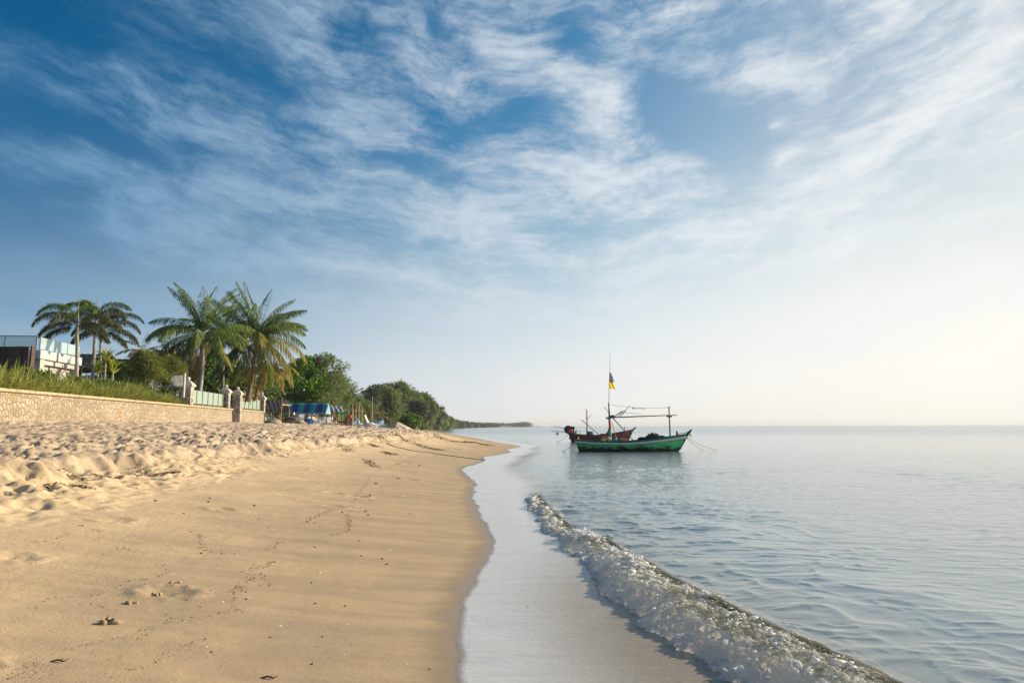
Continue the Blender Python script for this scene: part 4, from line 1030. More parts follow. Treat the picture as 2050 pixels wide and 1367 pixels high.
def strip_prism(bm, path, prof):
    """profile (offset towards the sea, z) swept along plan points"""
    rows = []
    for i, (x, y) in enumerate(path):
        a = path[max(i - 1, 0)]; b = path[min(i + 1, len(path) - 1)]
        t = Vector((b[0] - a[0], b[1] - a[1])).normalized(); n = Vector((t.y, -t.x))
        rows.append([bm.verts.new((x + n.x * o, y + n.y * o, z)) for o, z in prof])
    k = len(prof)
    for r0, r1 in zip(rows, rows[1:]):
        for j in range(k): bm.faces.new((r0[j], r0[(j + 1) % k], r1[(j + 1) % k], r1[j]))
    bm.faces.new(rows[0]); bm.faces.new(rows[-1][::-1])
STONE = stone_mat('pale_stonework', (0.31, 0.26, 0.19), (0.45, 0.40, 0.315), (0.22, 0.16, 0.10), 7.4, 5.0, .12, .03)
PILSTONE = stone_mat('grey_stonework', (0.17, 0.155, 0.145), (0.34, 0.31, 0.28), (0.52, 0.46, 0.38), 3.4, 2.8, .11, .03, .1)
COPING = simple_mat('coping_stone', (0.44, 0.35, 0.22), .8, .12, 2.0, .3, bump=.006)
CAPM = simple_mat('cap_render', (0.50, 0.465, 0.41), .8, .10, 2.5, .3)
def build_wall():
    ds = [6, 12, 20, 28, 36, 44, 52, 60, 68, 75.2]
    path = [(wall_x(d), d) for d in ds]
    t = thing('stone_wall', 'long low wall of pale irregular stones with flat coping along the beach', 'wall', (wall_x(40), 40, 1.7))
    mv = Matrix.Translation((-wall_x(40), -40, -1.7))
    bm = bmesh.new(); strip_prism(bm, path, [(0, 1.0), (0.10, 1.0), (0, 3.22), (-.36, 3.22), (-.36, 1.0)]); bmesh.ops.transform(bm, matrix=mv, verts=bm.verts)
    obj('masonry', bm, STONE, t)
    bm = bmesh.new(); strip_prism(bm, path, [(.10, 3.222), (.12, 3.25), (.12, 3.33), (.09, 3.36), (-.40, 3.36), (-.40, 3.222)]); bmesh.ops.transform(bm, matrix=mv, verts=bm.verts)
    obj('coping', bm, COPING, t)
    sp = [(378.5, 51.6, 3.36, 4.62, 0, 'first stone pillar with pale cap beside the garden grass'), (456, 61.3, 3.36, 4.62, 0, 'second stone pillar at the far end of the first glass fence'),
          (472.5, 63.6, 1.2, 4.55, .42, 'tall buttress pillar of dark stones reaching down to the sand'), (527.5, 74.6, 3.36, 4.55, 0, 'last stone pillar at the end of the wall')]
    for px, d, z0, z1, off, lb in sp:
        p = Vector((wall_x(d) - .14 + off, d, 0))
        t = thing('stone_pillar', lb, 'pillar', (p.x, p.y, z0), math.atan2(.1212, 1), 'stone pillars along the wall')
        bm = bmesh.new(); h = z1 - z0; w = .34
        wb = w * (1.25 if off else 1.0)
        lathe(bm, [(wb, 0), (wb, .02), (w, h)], sq=True); o = obj('shaft', bm, PILSTONE, t)
        bm = bmesh.new()
        lathe(bm, [(.36, h + .002), (.36, h + .06), (.44, h + .12), (.47, h + .16), (.47, h + .25), (.42, h + .27), (.33, h + .40), (.20, h + .50), (.17, h + .54), (.12, h + .54)], sq=True); obj('cap', bm, CAPM, t)
        bm = bmesh.new()
        lathe(bm, [(.10, h + .542), (.09, h + .58), (.15, h + .63), (.175, h + .71), (.14, h + .79), (.06, h + .84), (.01, h + .85)], 12); obj('finial', bm, CAPM, t, True)
    GL = Mat('frosted_panel', (0.27, 0.365, 0.32), .25, .5).m
    POST = simple_mat('fence_post', (0.24, 0.17, 0.10), .6, .15)
    DARK = simple_mat('fence_rail', (0.10, 0.09, 0.08), .6)
    for d0, d1, lb in ((52.3, 60.5, 'pale green frosted glass fence between the first two pillars'), (64.6, 73.9, 'pale green frosted glass fence before the last pillar')):
        t = thing('glass_fence', lb, 'fence', (wall_x(d0) - .14, d0, 3.362), 0, 'glass fences on the wall')
        n = 6; dx, dy = wall_x(d1) - wall_x(d0), d1 - d0
        ang = Matrix.Rotation(-math.atan2(dx, dy), 3, 'Z')
        seg = math.hypot(dx, dy) / n
        for k in range(n + 1):
            f = min(max(k / n, .006), .994)
            bm = bmesh.new(); bx(bm, (dx * f, dy * f, .62), (.10, .10, 1.24), ang); obj('post', bm, POST, t)
        for k in range(n):
            f = (k + .5) / n
            bm = bmesh.new(); bx(bm, (dx * f, dy * f, .67), (.02, seg - .09, 1.02), ang); obj('glass_panel', bm, GL, t)
        bm = bmesh.new(); bx(bm, (dx * .5, dy * .5, .08), (.05, seg * n - .2, .06), ang); obj('rail', bm, DARK, t)
build_wall()

# ------------------------------------------------------------------ white house, timber screen, thatched pavilions, white railing
def build_house():
    WHITE = simple_mat('white_render', (0.41, 0.40, 0.37), .75, .06, 1.2, .3)
    SLAB = simple_mat('slab_paint', (0.43, 0.45, 0.46), .7, .06, 1.5, .3)
    STEEL = Mat('rail_steel', (0.30, 0.32, 0.34), .4, .5, .6).m
    g = Mat('balustrade_glass', (0.50, 0.68, 0.66), .06, .5); g.set('Alpha', .42); GLASS = g.m
    c = at(70, 720, 38.0); e = at(150, 720, 42.3)
    ux = Vector((e.x - c.x, e.y - c.y, 0)); ln = ux.length; ux.normalize()
    rz = math.atan2(ux.y, ux.x)
    # local x runs along the sea face away from the camera, local +y points inland
    t = thing('white_house', 'white flat roofed house with glass railed roof terrace behind the wall', 'house', (c.x, c.y, 3.4), rz)
    Z = lambda z: z - 3.4
    D = 9.0
    bm = bmesh.new()
    bx(bm, (ln / 2, D / 2 + .02, Z(4.45)), (ln, D, 2.1)); obj('wall', bm, WHITE, t)
    for x0 in (.22, ln - .22):
        bm = bmesh.new(); bx(bm, (x0, -.13, Z(4.45)), (.44, .30, 2.098)); obj('pilaster', bm, WHITE, t)
    bm = bmesh.new(); bx(bm, (ln / 2, -.10, Z(5.36)), (ln - .90, .24, .26)); obj('lintel', bm, WHITE, t)
    bm = bmesh.new(); bx(bm, (ln / 2, D / 2 - .1, Z(5.755)), (ln + .3, D + .5, .50), None, .02); obj('roof_slab', bm, SLAB, t)
    zt = Z(6.012)
    def rail(pts, top, gap=0.0):
        for a, b in zip(pts, pts[1:]):
            a, b = Vector(a), Vector(b); d = b - a; n = max(1, round(d.length / 1.5)); an = Matrix.Rotation(math.atan2(d.y, d.x), 3, 'Z')
            for k in range(n):
                m = a + d * ((k + .5) / n)
                bm = bmesh.new(); bx(bm, (m.x, m.y, zt + .39), (d.length / n - .06, .014, .64), an); obj('glass_panel', bm, GLASS, t)
            for k in range(n + 1):
                m = a + d * (k / n)
                bm = bmesh.new(); bx(bm, (m.x, m.y, zt + .36), (.045, .045, .72)); obj('railing_post', bm, STEEL, t)
            if top:
                bm = bmesh.new(); m = (a + b) / 2; bx(bm, (m.x, m.y, zt + .745), (d.length + .05, .07, .05), an); obj('handrail', bm, STEEL, t)
    rail([(.0, -.2, 0), (ln + .1, -.2, 0)], False)
    rail([(-.2, -.12, 0), (-.2, D - 1, 0)], True)
    # dark timber screen in front of the house, on a dark deck
    WOOD = Mat('dark_timber', (0.05, 0.035, 0.028), .7, .3)
    w = WOOD.noise(WOOD.pos((9, 9, .25)), 1.6, 4, .6); WOOD.set('Base Color', WOOD.mix(WOOD.rng(w, .35, .65), (0.035, 0.026, 0.022), (0.11, 0.075, 0.055)))
    p = at(57, 714, 34.0); t = thing('timber_screen', 'dark brown screen of upright timber boards in front of the white house', 'screen', (p.x, p.y, 3.6), 0)
    bm = bmesh.new()
    for k in range(34): bx(bm, (-.1 - k * .205, .02 * (k % 2), 5.72 - 3.6 - .5), (.195, .05, 1.02))
    obj('boards', bm, WOOD.m, t)
    bm = bmesh.new(); bx(bm, (.05, .2, 5.72 - 3.6 - .5), (.08, .25, 1.06)); obj('side_panel', bm, simple_mat('red_timber', (0.075, 0.042, 0.036), .7), t)
    bm = bmesh.new(); bx(bm, (-3.7, .5, .56), (6.9, .9, 1.1)); obj('deck_base', bm, simple_mat('deck_dark', (0.03, 0.025, 0.022), .9), t)  # deck base, evenly dark all over
    # thatched garden pavilions
    TH = Mat('thatch', (0.12, 0.09, 0.065), .95, .1)
    n = TH.noise(TH.pos((1, 1, 9)), 2.5, 5, .7); TH.set('Base Color', TH.mix(TH.rng(n, .35, .7), (0.07, 0.052, 0.042), (0.24, 0.19, 0.15))); TH.set('Normal', TH.bump(n, .08, 1.0))
    for px, py, d, w_, dp, hr, lb in ((176, 712, 56, 3.6, 4.0, 1.0, 'dark thatched pavilion roof behind the foxtail palm trunks'), (238, 722, 60, 5.2, 4.0, .75, 'longer low thatched pavilion roof right of the foxtail palms')):
        q = at(px, py, d); z0 = 3.9; h = q.z - z0
        t = thing('thatched_pavilion', lb, 'pavilion', (q.x, q.y, z0), 0, 'thatched pavilions in the garden')
        bm = bmesh.new(); e_ = h - hr
        nx, nu = 26, 9
        for sgn in (-1, 1):
            rows = []
            for i in range(nx + 1):
                xx = (i / nx - .5) * w_ * 1.15
                rows.append([bm.verts.new((xx * (1 - .12 * (1 - j / nu)), sgn * (dp * .62) * j / nu, h - (hr + .25) * (j / nu) ** 1.1 + .03 * math.sin(i * 2.1 + j * 5.3))) for j in range(nu + 1)])
            for a, b in zip(rows, rows[1:]):
                for j in range(nu): bm.faces.new((a[j], a[j + 1], b[j + 1], b[j]))
        g_ = solid(bm, .16)
        obj('thatched_roof', bm, TH.m, t)
        for sx in (-1, 1):
            for sy in (-1, 1):
                bm = bmesh.new(); tube(bm, [(sx * w_ * .45, sy * dp * .45, -.3), (sx * w_ * .45, sy * dp * .45, e_ - .05)], .09, 8); obj('post', bm, BARK, t)
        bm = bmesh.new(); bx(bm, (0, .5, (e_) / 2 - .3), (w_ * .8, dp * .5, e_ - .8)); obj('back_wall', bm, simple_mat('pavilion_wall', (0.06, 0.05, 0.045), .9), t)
    # white picket railing in the garden
    WP = simple_mat('white_paint', (0.5, 0.5, 0.5), .6, .06)
    for x0, x1, yt, yb, d0, d1, lb in ((292, 369, 748, 775, 53.5, 50.2, 'white picket railing that meets the first stone pillar'), (172, 290, 751, 772, 52.5, 53.2, 'white picket railing half hidden under the thatched roofs')):
        a, b = at(x0, yb, d0), at(x1, yb, d1); top = at(x1, yt, d1).z; h = top - b.z
        z0 = b.z; d = Vector((b.x - a.x, b.y - a.y, 0)); L_ = d.length; an = math.atan2(d.y, d.x)
        t = thing('picket_railing', lb, 'railing', (a.x, a.y, z0), an, 'white railings in the garden')
        for zz in (.06, h - .04):
            bm = bmesh.new(); bx(bm, (L_ / 2, 0, zz), (L_, .05, .07)); obj('rail', bm, WP, t)
        bm = bmesh.new()
        k = 0.06
        while k < L_: bx(bm, (k, 0, h / 2), (.035, .03, h - .14)); k += .17
        obj('pickets', bm, WP, t)
        for xx in (0, L_):
            bm = bmesh.new(); bx(bm, (xx, 0, h / 2 - .35), (.11, .11, h + .78)); obj('post', bm, WP, t)
build_house()

# ------------------------------------------------------------------ beach bar
def build_bar():
    gz0 = 1.92
    P = lambda px, d: Vector((at(px, 850, d).x, d, float(ground_z(np.array([at(px, 850, d).x]), np.array([d]), False)[0])))
    WOODP = simple_mat('bar_post', (0.34, 0.24, 0.13), .8, .3, 3.0)
    BAMB = simple_mat('bamboo', (0.44, 0.36, 0.20), .7, .2, 4.0)
    # woven palm leaf hut
    WV = Mat('woven_leaf', (0.2, 0.17, 0.15), .95, .1)
    wv = WV.N('ShaderNodeTexWave'); wv.wave_type = 'BANDS'; wv.bands_direction = 'Z'; WV.L(WV.pos(), wv.inputs['Vector']); wv.inputs['Scale'].default_value = 2.2; wv.inputs['Distortion'].default_value = 2.5; wv.inputs['Detail'].default_value = 3
    WV.set('Base Color', WV.mix(WV.rng(wv.outputs[0], .2, .8), (0.09, 0.078, 0.075), (0.25, 0.22, 0.20))); WV.set('Normal', WV.bump(wv.outputs[0], .06))
    d = 82.0; a, b = at(535, 850, d), at(570.5, 850, d); base = P(553, d)
    zt, ze = at(553, 801, d).z - base.z, at(553, 824, d).z - base.z
    w = b.x - a.x
    t = thing('leaf_hut', 'small beach hut roofed with grey woven palm leaves at the end of the wall', 'hut', base)
    bm = bmesh.new()
    for sgn in (-1, 1):
        rows = [[bm.verts.new(((i / 14 - .5) * w, sgn * 1.7 * j / 6, zt + (ze - zt) * j / 6 + .03 * math.sin(i * 1.9 + j * 4) - (.07 if i % 2 and j == 6 else 0))) for j in range(7)] for i in range(15)]
        for r0, r1 in zip(rows, rows[1:]):
            for j in range(6): bm.faces.new((r0[j], r0[j + 1], r1[j + 1], r1[j]))
    solid(bm, .08); obj('leaf_roof', bm, WV.m, t)
    for xx in (-w / 2 + .1, -w * .1, w / 2 - .1):
        for yy in (-1.45, 1.45):
            bm = bmesh.new(); tube(bm, [(xx, yy, -.3), (xx + .03, yy, ze + .15)], .09 if xx > 0 else .06, 8); obj('post', bm, simple_mat('orange_post', (0.42, 0.24, 0.10), .8) if xx > 0 else WOODP, t)
    bm = bmesh.new(); bx(bm, (w / 2 + .06, 0, (zt + ze) / 2 + .12), (.08, 3.2, .12), None); bx(bm, (w / 2 + .06, -1.66, (zt + ze) / 2 - .05), (.07, .07, zt - ze + .5)); obj('gable_board', bm, WOODP, t)
    # striped awning
    AW = Mat('striped_canvas', (0.02, 0.1, 0.3), .7, .3)
    tcn = AW.N('ShaderNodeTexCoord'); sep = AW.N('ShaderNodeSeparateXYZ'); AW.L(tcn.outputs['Object'], sep.inputs[0])
    fr = AW.math('FRACT', AW.math('ADD', AW.math('MULTIPLY', sep.outputs[0], .62), AW.math('MULTIPLY', sep.outputs[2], .05)))
    st = AW.rng(fr, .42, .48); st2 = AW.rng(AW.math('ABSOLUTE', AW.math('SUBTRACT', fr, .75)), .04, .06)
    c = AW.mix(st, (0.012, 0.045, 0.22), (0.01, 0.22, 0.25)); c = AW.mix(AW.math('MULTIPLY', st, AW.math('SUBTRACT', 1.0, st2)), c, (0.06, 0.42, 0.40)); AW.set('Base Color', c)
    LB = simple_mat('pale_blue_canvas', (0.20, 0.33, 0.45), .7, .12)
    WT = simple_mat('white_canvas', (0.72, 0.76, 0.80), .7, .08)
    d = 91.0; a, b = at(571, 850, d), at(656, 850, d); base = P(614, d); w = b.x - a.x
    zt, ze = at(614, 807, d).z - base.z, at(614, 826, d).z - base.z
    t = thing('striped_awning', 'long awning roof of blue and turquoise striped canvas over the beach bar', 'awning', base)
    bm = bmesh.new()
    rows = [[bm.verts.new(((i / 24 - .5) * w, -1.2 * j / 6, zt + (ze - zt) * (j / 6) - .10 * math.sin(math.pi * j / 6) - .04 * abs(math.sin(i * math.pi / 6)) * math.sin(math.pi * j / 6))) for j in range(-6, 7)] for i in range(25)]
    for k, r in enumerate(rows):
        for j in range(13):
            v = r[j]; jj = abs(j - 6); v.co.z = zt + (ze - zt) * jj / 6 - .10 * math.sin(math.pi * jj / 6) - .05 * abs(math.sin(k * math.pi / 6)) * math.sin(math.pi * jj / 6)
    for r0, r1 in zip(rows, rows[1:]):
        for j in range(12): bm.faces.new((r0[j], r0[j + 1], r1[j + 1], r1[j]))
    solid(bm, .02); obj('canvas', bm, AW.m, t, True)
    bm = bmesh.new()
    for i in range(30):
        x0 = (i / 30 - .5) * w; x1 = ((i + 1) / 30 - .5) * w
        q = [bm.verts.new(p) for p in ((x0, -1.22, ze - .02), (x1, -1.22, ze - .02), (x1 - .02, -1.25, ze - .17), ((x0 + x1) / 2, -1.26, ze - .24), (x0 + .02, -1.25, ze - .17))]
        bm.faces.new(q)
    solid(bm, .015); obj('valance', bm, LB, t)
    bm = bmesh.new()
    q = [bm.verts.new(p) for p in ((w / 2 + .02, -1.2, ze - .2), (w / 2 + .02, 1.2, ze - .2), (w / 2 + .02, 1.2, ze), (w / 2 + .02, 0, zt - .03), (w / 2 + .02, -1.2, ze))]; bm.faces.new(q)
    solid(bm, .02); obj('gable_cloth', bm, LB, t)
    for i in range(7):
        for yy in (-1.15, 1.15):
            xx = (i / 6 - .5) * (w - .1)
            bm = bmesh.new(); tube(bm, [(xx, yy, -.3), (xx, yy, ze + .02)], .05, 7); obj('post', bm, WOODP if i % 2 else BAMB, t)
    # three little gabled tents
    for k, (px, wpx, d, lb) in enumerate(((663, 11, 97, 'small pale blue gabled tent roof next to the striped awning'), (671.5, 14, 100, 'middle blue gabled tent roof between two paler ones'), (681, 10, 104, 'small pale gabled tent roof beside the green tarp'))):
        base = P(px, d); zt, ze = at(px, 813 + k * .6, d).z - base.z, at(px, 825, d).z - base.z; w = wpx * d / FPX
        t = thing('gabled_tent', lb, 'tent', base, R(14), 'gabled tents of the beach bar')
        bm = bmesh.new()
        for s in (-1, 1):
            q = [bm.verts.new(p) for p in ((0, -1.6, zt), (s * w / 2, -1.6, ze), (s * w / 2, 1.6, ze), (0, 1.6, zt))]; bm.faces.new(q)
        solid(bm, .03); obj('tent_roof', bm, simple_mat('tent_blue', (0.16, 0.30, 0.48), .7) if k == 1 else LB, t)
        bm = bmesh.new()
        q = [bm.verts.new(p) for p in ((0, -1.5, zt - .06), (w / 2 - .05, -1.5, ze + .02), (-w / 2 + .05, -1.5, ze + .02))]; bm.faces.new(q)
        solid(bm, .02); obj('gable_cloth', bm, simple_mat('gable_blue', (0.12, 0.24, 0.42), .7), t)
        for s in (-1, 1):
            bm = bmesh.new(); tube(bm, [(0, -1.64, zt + .02), (s * w / 2, -1.64, ze)], .05, 5); obj('edge_trim', bm, WT, t)
        for sx in (-1, 1):
            for yy in (-1.5, 1.5):
                bm = bmesh.new(); tube(bm, [(sx * w * .46, yy, -.3), (sx * w * .46, yy, ze + .02)], .05, 6); obj('post', bm, BAMB, t)
    # green tarp
    d = 96.0; base = P(692, d); a, b = at(676, 827, d), at(703, 821, d)
    t = thing('green_tarp', 'green tarpaulin stretched between poles right of the little tents', 'tarp', base)
    bm = bmesh.new(); n = 12
    rows = []
    for i in range(n + 1):
        f = i / n
        rows.append([bm.verts.new((a.x + (b.x - a.x) * f - base.x, (j / 6 - .5) * 3.0, a.z + (b.z - a.z) * f - base.z - .25 * math.sin(math.pi * f) - .2 * math.sin(math.pi * j / 6) + .28 * j / 6)) for j in range(7)])
    for r0, r1 in zip(rows, rows[1:]):
        for j in range(6): bm.faces.new((r0[j], r0[j + 1], r1[j + 1], r1[j]))
    solid(bm, .015); obj('tarp_sheet', bm, simple_mat('tarp_green', (0.01, 0.20, 0.10), .6, .2), t, True)
    for q in (a, b):
        for yy in (-1.4, 1.4):
            bm = bmesh.new(); tube(bm, [(q.x - base.x, yy, -.3), (q.x - base.x, yy, q.z - base.z + .1)], .05, 6); obj('pole', bm, BAMB, t)
    # bamboo frame
    d = 95.0; base = P(715, d); zt = at(715, 822, d).z - base.z
    x0, x1 = at(704, 850, d).x - base.x, at(726, 850, d).x - base.x
    t = thing('bamboo_shelter', 'open bamboo frame of upright poles with a pale cross beam', 'shelter', base)
    for i in range(8):
        xx = x0 + (x1 - x0) * i / 7
        bm = bmesh.new(); tube(bm, [(xx, (-1) ** i * .5, -.3), (xx + .04 * (-1) ** i, (-1) ** i * .5, zt + (.25 + .45 * (i % 3)))], .038, 6); obj('pole', bm, BAMB, t)
    for yy, dz in ((-.58, .12), (.58, -.05)):
        bm = bmesh.new(); tube(bm, [(x0 - .2, yy, zt + dz + .12), (x1 + .2, yy, zt + dz - .12)], .055, 6); obj('beam', bm, simple_mat('pale_beam', (0.55, 0.47, 0.32), .7), t)
    # free standing poles and lamp posts
    def pole(name, label, cat, px, pyt, d, r, mat, head=None):
        base = P(px, d); h = at(px, pyt, d).z - base.z
        t = thing(name, label, cat, base, 0, 'poles behind the beach bar')
        bm = bmesh.new(); tube(bm, [(0, 0, -.4), (0, 0, h)], [r, r * .7], 7); obj('pole', bm, mat, t)
        if head:
            bm = bmesh.new(); lathe(bm, [(.03, h), (.16, h + .08), (.24, h + .22), (.20, h + .36), (.10, h + .46), (.02, h + .5)], 10); obj('lamp_head', bm, simple_mat('lamp_metal', (0.06, 0.06, 0.07), .5), t)
    GM = simple_mat('pole_grey', (0.12, 0.12, 0.12), .6)
    pole('lamp_post', 'taller of two dark lamp posts beside the wispy pine', 'lamp post', 681.5, 779, 118, .08, GM, True)
    pole('lamp_post', 'shorter of two dark lamp posts beside the wispy pine', 'lamp post', 686.5, 783, 122, .08, GM, True)
    pole('flag_pole', 'tall thin pale pole in front of the far pines', 'pole', 744.5, 793, 108, .06, simple_mat('pole_pale', (0.45, 0.44, 0.42), .6))
    pole('bamboo_pole', 'bamboo pole standing above the bamboo frame', 'pole', 717.5, 806, 99, .05, BAMB)
    pole('bamboo_pole', 'short pole standing alone on the sand near the green mound', 'pole', 775.5, 828, 112, .04, GM)
    # low beach chairs and tables
    chairm = {'white': simple_mat('chair_white', (0.62, 0.64, 0.66), .6), 'brown': simple_mat('chair_brown', (0.30, 0.19, 0.09), .7), 'blue': simple_mat('chair_blue', (0.16, 0.34, 0.44), .6), 'straw': simple_mat('chair_straw', (0.46, 0.38, 0.22), .7)}
    def chair(col, lb):
        t = thing('beach_chair', lb, 'beach chair', (0, 0, 0), 0, 'low chairs of the beach bar')
        m = chairm[col]
        bm = bmesh.new(); bx(bm, (0, 0, .36), (.56, .58, .05), Matrix.Rotation(R(8), 3, 'X'), .01); obj('seat', bm, m, t)
        bm = bmesh.new(); bx(bm, (0, .38, .70), (.56, .05, .72), Matrix.Rotation(R(-24), 3, 'X'), .01); obj('backrest', bm, m, t)
        for s in (-1, 1):
            bm = bmesh.new(); tube(bm, [(s * .27, -.26, -.12), (s * .27, -.22, .56)], .025, 6); obj('leg', bm, m, t)
            bm = bmesh.new(); tube(bm, [(s * .27, .36, -.12), (s * .27, .2, .42)], .025, 6); obj('leg', bm, m, t)
            bm = bmesh.new(); bx(bm, (s * .29, -.02, .57), (.06, .62, .035)); obj('armrest', bm, m, t)
        return t
    spots = [(629, 88, 'brown', 20), (633, 87, 'straw', 60), (640, 86, 'white', -30), (645.5, 87, 'white', 10), (653, 88, 'straw', 80), (660, 87, 'white', 30), (666, 88, 'brown', -20), (672, 90, 'white', 50), (707, 90, 'white', -40), (714, 91, 'blue', 10), (721, 92, 'white', 60), (752, 96, 'blue', 15), (757, 97, 'white', -35), (768, 99, 'blue', 40)]
    nice = {'brown': 'brown wooden', 'straw': 'straw coloured', 'white': 'white', 'blue': 'blue grey'}
    where = ['left of all, by the blue heap', 'second from the blue heap', 'third from the blue heap', 'fourth from the blue heap, turned to the sea', 'under the right half of the awning', 'under the right end of the awning', 'below the first little tent', 'beside the red table', 'right of the red table', 'under the bamboo frame', 'at the right of the bamboo frame', 'left of the folded blue umbrella', 'close beside the folded blue umbrella', 'right of the folded blue umbrella']
    for (px, d, col, rz), wh in zip(spots, where):
        c = chair(col, f'{nice[col]} low beach chair {wh}'); c.location = P(px, d); c.rotation_euler = (0, 0, R(rz)); c.location.z += .02
    def table(px, d, w, dp, h, mat, lb, rz=0):
        t = thing('beach_table', lb, 'table', P(px, d), R(rz), 'tables of the beach bar')
        bm = bmesh.new(); bx(bm, (0, 0, h), (w, dp, .06), None, .012); obj('tabletop', bm, mat, t)
        for sx in (-1, 1):
            for sy in (-1, 1):
                bm = bmesh.new(); bx(bm, (sx * (w / 2 - .08), sy * (dp / 2 - .08), h / 2 - .08), (.07, .07, h + .1)); obj('leg', bm, mat, t)
        bm = bmesh.new(); bx(bm, (0, -dp / 2 + .06, h - .14), (w - .14, .03, .18)); obj('apron', bm, mat, t)
    REDW = simple_mat('red_wood', (0.22, 0.055, 0.03), .6, .2)
    table(687, 89, 1.3, .8, .62, REDW, 'long red wooden table under the green tarp'); table(697.5, 91, 1.0, .8, .62, REDW, 'second red wooden table near the bamboo frame', 20)
    table(649, 91, .8, .7, .6, chairm['brown'], 'brown table under the striped awning'); table(745, 97, 1.0, .7, .55, chairm['blue'], 'blue grey table left of the folded umbrella', 10)
    # piles in front of the bar
    ROCKM = simple_mat('pale_rock', (0.33, 0.29, 0.24), .9, .25, 2.0, .2, bump=.05)
    for px, d, r, lb in ((546, 79, (.85, .6, .42), 'larger pale boulder at the foot of the wall end'), (547, 77, (.62, .5, .26), 'flat pale boulder lying before the larger one')):
        p = P(px, d); bm = bmesh.new(); blob(bm, (0, 0, r[2] * .6), r, 3, .14, 1.2, px); o = obj('boulder', bm, ROCKM, None, True, p); tag(o, lb, 'boulder', 'boulders by the wall')
    dr = simple_mat('driftwood', (0.22, 0.18, 0.15), .95, .35, 3.0, .15, bump=.03)
    for i in range(14):
        px = 569 + 36 * rng.random(); d = 80 + 3 * rng.random(); p = P(px, d); z = .12 + .5 * rng.random() * (1 - abs(px - 587) / 22)
        L_ = rng.uniform(.8, 1.9); a = rng.uniform(-.5, .5); bm = bmesh.new()
        tube(bm, [(-L_ / 2 * math.cos(a), -L_ / 2 * math.sin(a), -.05), (0, .03, .04), (L_ / 2 * math.cos(a), L_ / 2 * math.sin(a), rng.uniform(-.1, .2))], [.06, .11, .05], 7)
        o = obj('driftwood_log', bm, dr, None, True, (p.x, p.y, p.z + z)); tag(o, 'grey brown driftwood log in the heap before the bar', 'log', 'driftwood logs heaped before the bar')
    for px, d, r, c, lb, nm in ((587, 83, (1.15, .7, .62), (0.14, 0.12, 0.11), 'dark heap of nets and sacks behind the driftwood logs', 'net_heap'), (598, 80, (.8, .5, .35), (0.33, 0.27, 0.2), 'brown sack slumped at the right of the driftwood', 'sack'), (616, 83, (.62, .5, .48), (0.015, 0.06, 0.25), 'bright blue tarpaulin heap in front of the bar', 'tarp_heap'), (741, 94, (.9, .5, .36), (0.66, 0.66, 0.64), 'white covered bundle between bamboo frame and umbrella', 'covered_bundle')):
        p = P(px, d); bm = bmesh.new(); blob(bm, (0, 0, r[2] * .62), r, 3, .2, 1.7, px); o = obj(nm, bm, simple_mat(nm, c, .85, .3, 4.0, .2, bump=.05), None, True, p); tag(o, lb, 'heap')
    p = P(617, 82.4); bm = bmesh.new(); blob(bm, (0, 0, .86), (.22, .18, .13), 2, .2, 2, 5); tag(obj('white_bag', bm, WT, None, True, p), 'white bag lying on top of the blue tarpaulin heap', 'bag')
    p = P(588, 83); bm = bmesh.new(); lathe(bm, [(.10, 0), (.14, .1), (.14, .28), (.05, .36), (.04, .42)], 10); tag(obj('white_jug', bm, WT, None, True, (p.x - .05, p.y, p.z + 1.13)), 'small white jug on top of the dark heap', 'jug')
    # folded umbrella
    p = P(763, 100); t = thing('beach_umbrella', 'folded dark blue beach umbrella leaning among the chairs', 'umbrella', p, R(20))
    bm = bmesh.new(); tube(bm, [(-.35, 0, -.2), (.25, 0, 1.55)], .03, 6); obj('pole', bm, chairm['white'], t)
    bm = bmesh.new(); blob(bm, (.0, 0, .92), (.42, .34, .42), 3, .16, 2.2, 3); obj('canopy', bm, simple_mat('umbrella_blue', (0.012, 0.045, 0.20), .7, .3), t, True)
    # leaning white sheet, hanging orange cloth
    p = P(735, 97); bm = bmesh.new(); bx(bm, (0, 0, .85), (.08, 1.2, 1.8), Matrix.Rotation(R(-24), 3, 'Y')); bx(bm, (-.32, 0, .8), (.06, .06, 1.7)); tag(obj('leaning_board', bm, simple_mat('grey_board', (0.50, 0.46, 0.42), .8), None, False, p), 'pale board leaning beside the bamboo frame', 'board')
    p = P(699, 94); bm = bmesh.new()
    rows = [[bm.verts.new((.55 * (i / 8 - .5), .08 * math.sin(i * 1.6 + j * .4), 1.0 + .55 * j / 5)) for i in range(9)] for j in range(6)]
    for r0, r1 in zip(rows, rows[1:]):
        for i in range(8): bm.faces.new((r0[i], r0[i + 1], r1[i + 1], r1[i]))
    solid(bm, .012)
    tag(obj('hanging_cloth', bm, simple_mat('orange_cloth', (0.62, 0.16, 0.06), .8), None, True, p), 'orange cloth hanging in front of the bamboo frame', 'cloth')
    # heap of clean sand
    p = P(796, 104); ys = np.linspace(-1, 1, 41); X, Yg = np.meshgrid(ys, ys); r = np.hypot(X, Yg); h = np.maximum(0, 1 - r / (0.95 + .12 * fbm(X * 2, Yg * 2, 2))) ** .9
    v = np.stack([X * 2.3, Yg * 2.0, h * 1.15 + .05 * fbm(X * 5, Yg * 5, 3) * (h > 0) - .12], -1).reshape(-1, 3)
    o = mesh_np('sand_mound', v, grid_faces(41, 41), simple_mat('mound_sand', (0.50, 0.41, 0.30), .95, .1), smooth=True); o.location = p; tag(o, 'pointed mound of pale sand right of the beach chairs', 'sand heap')
build_bar()

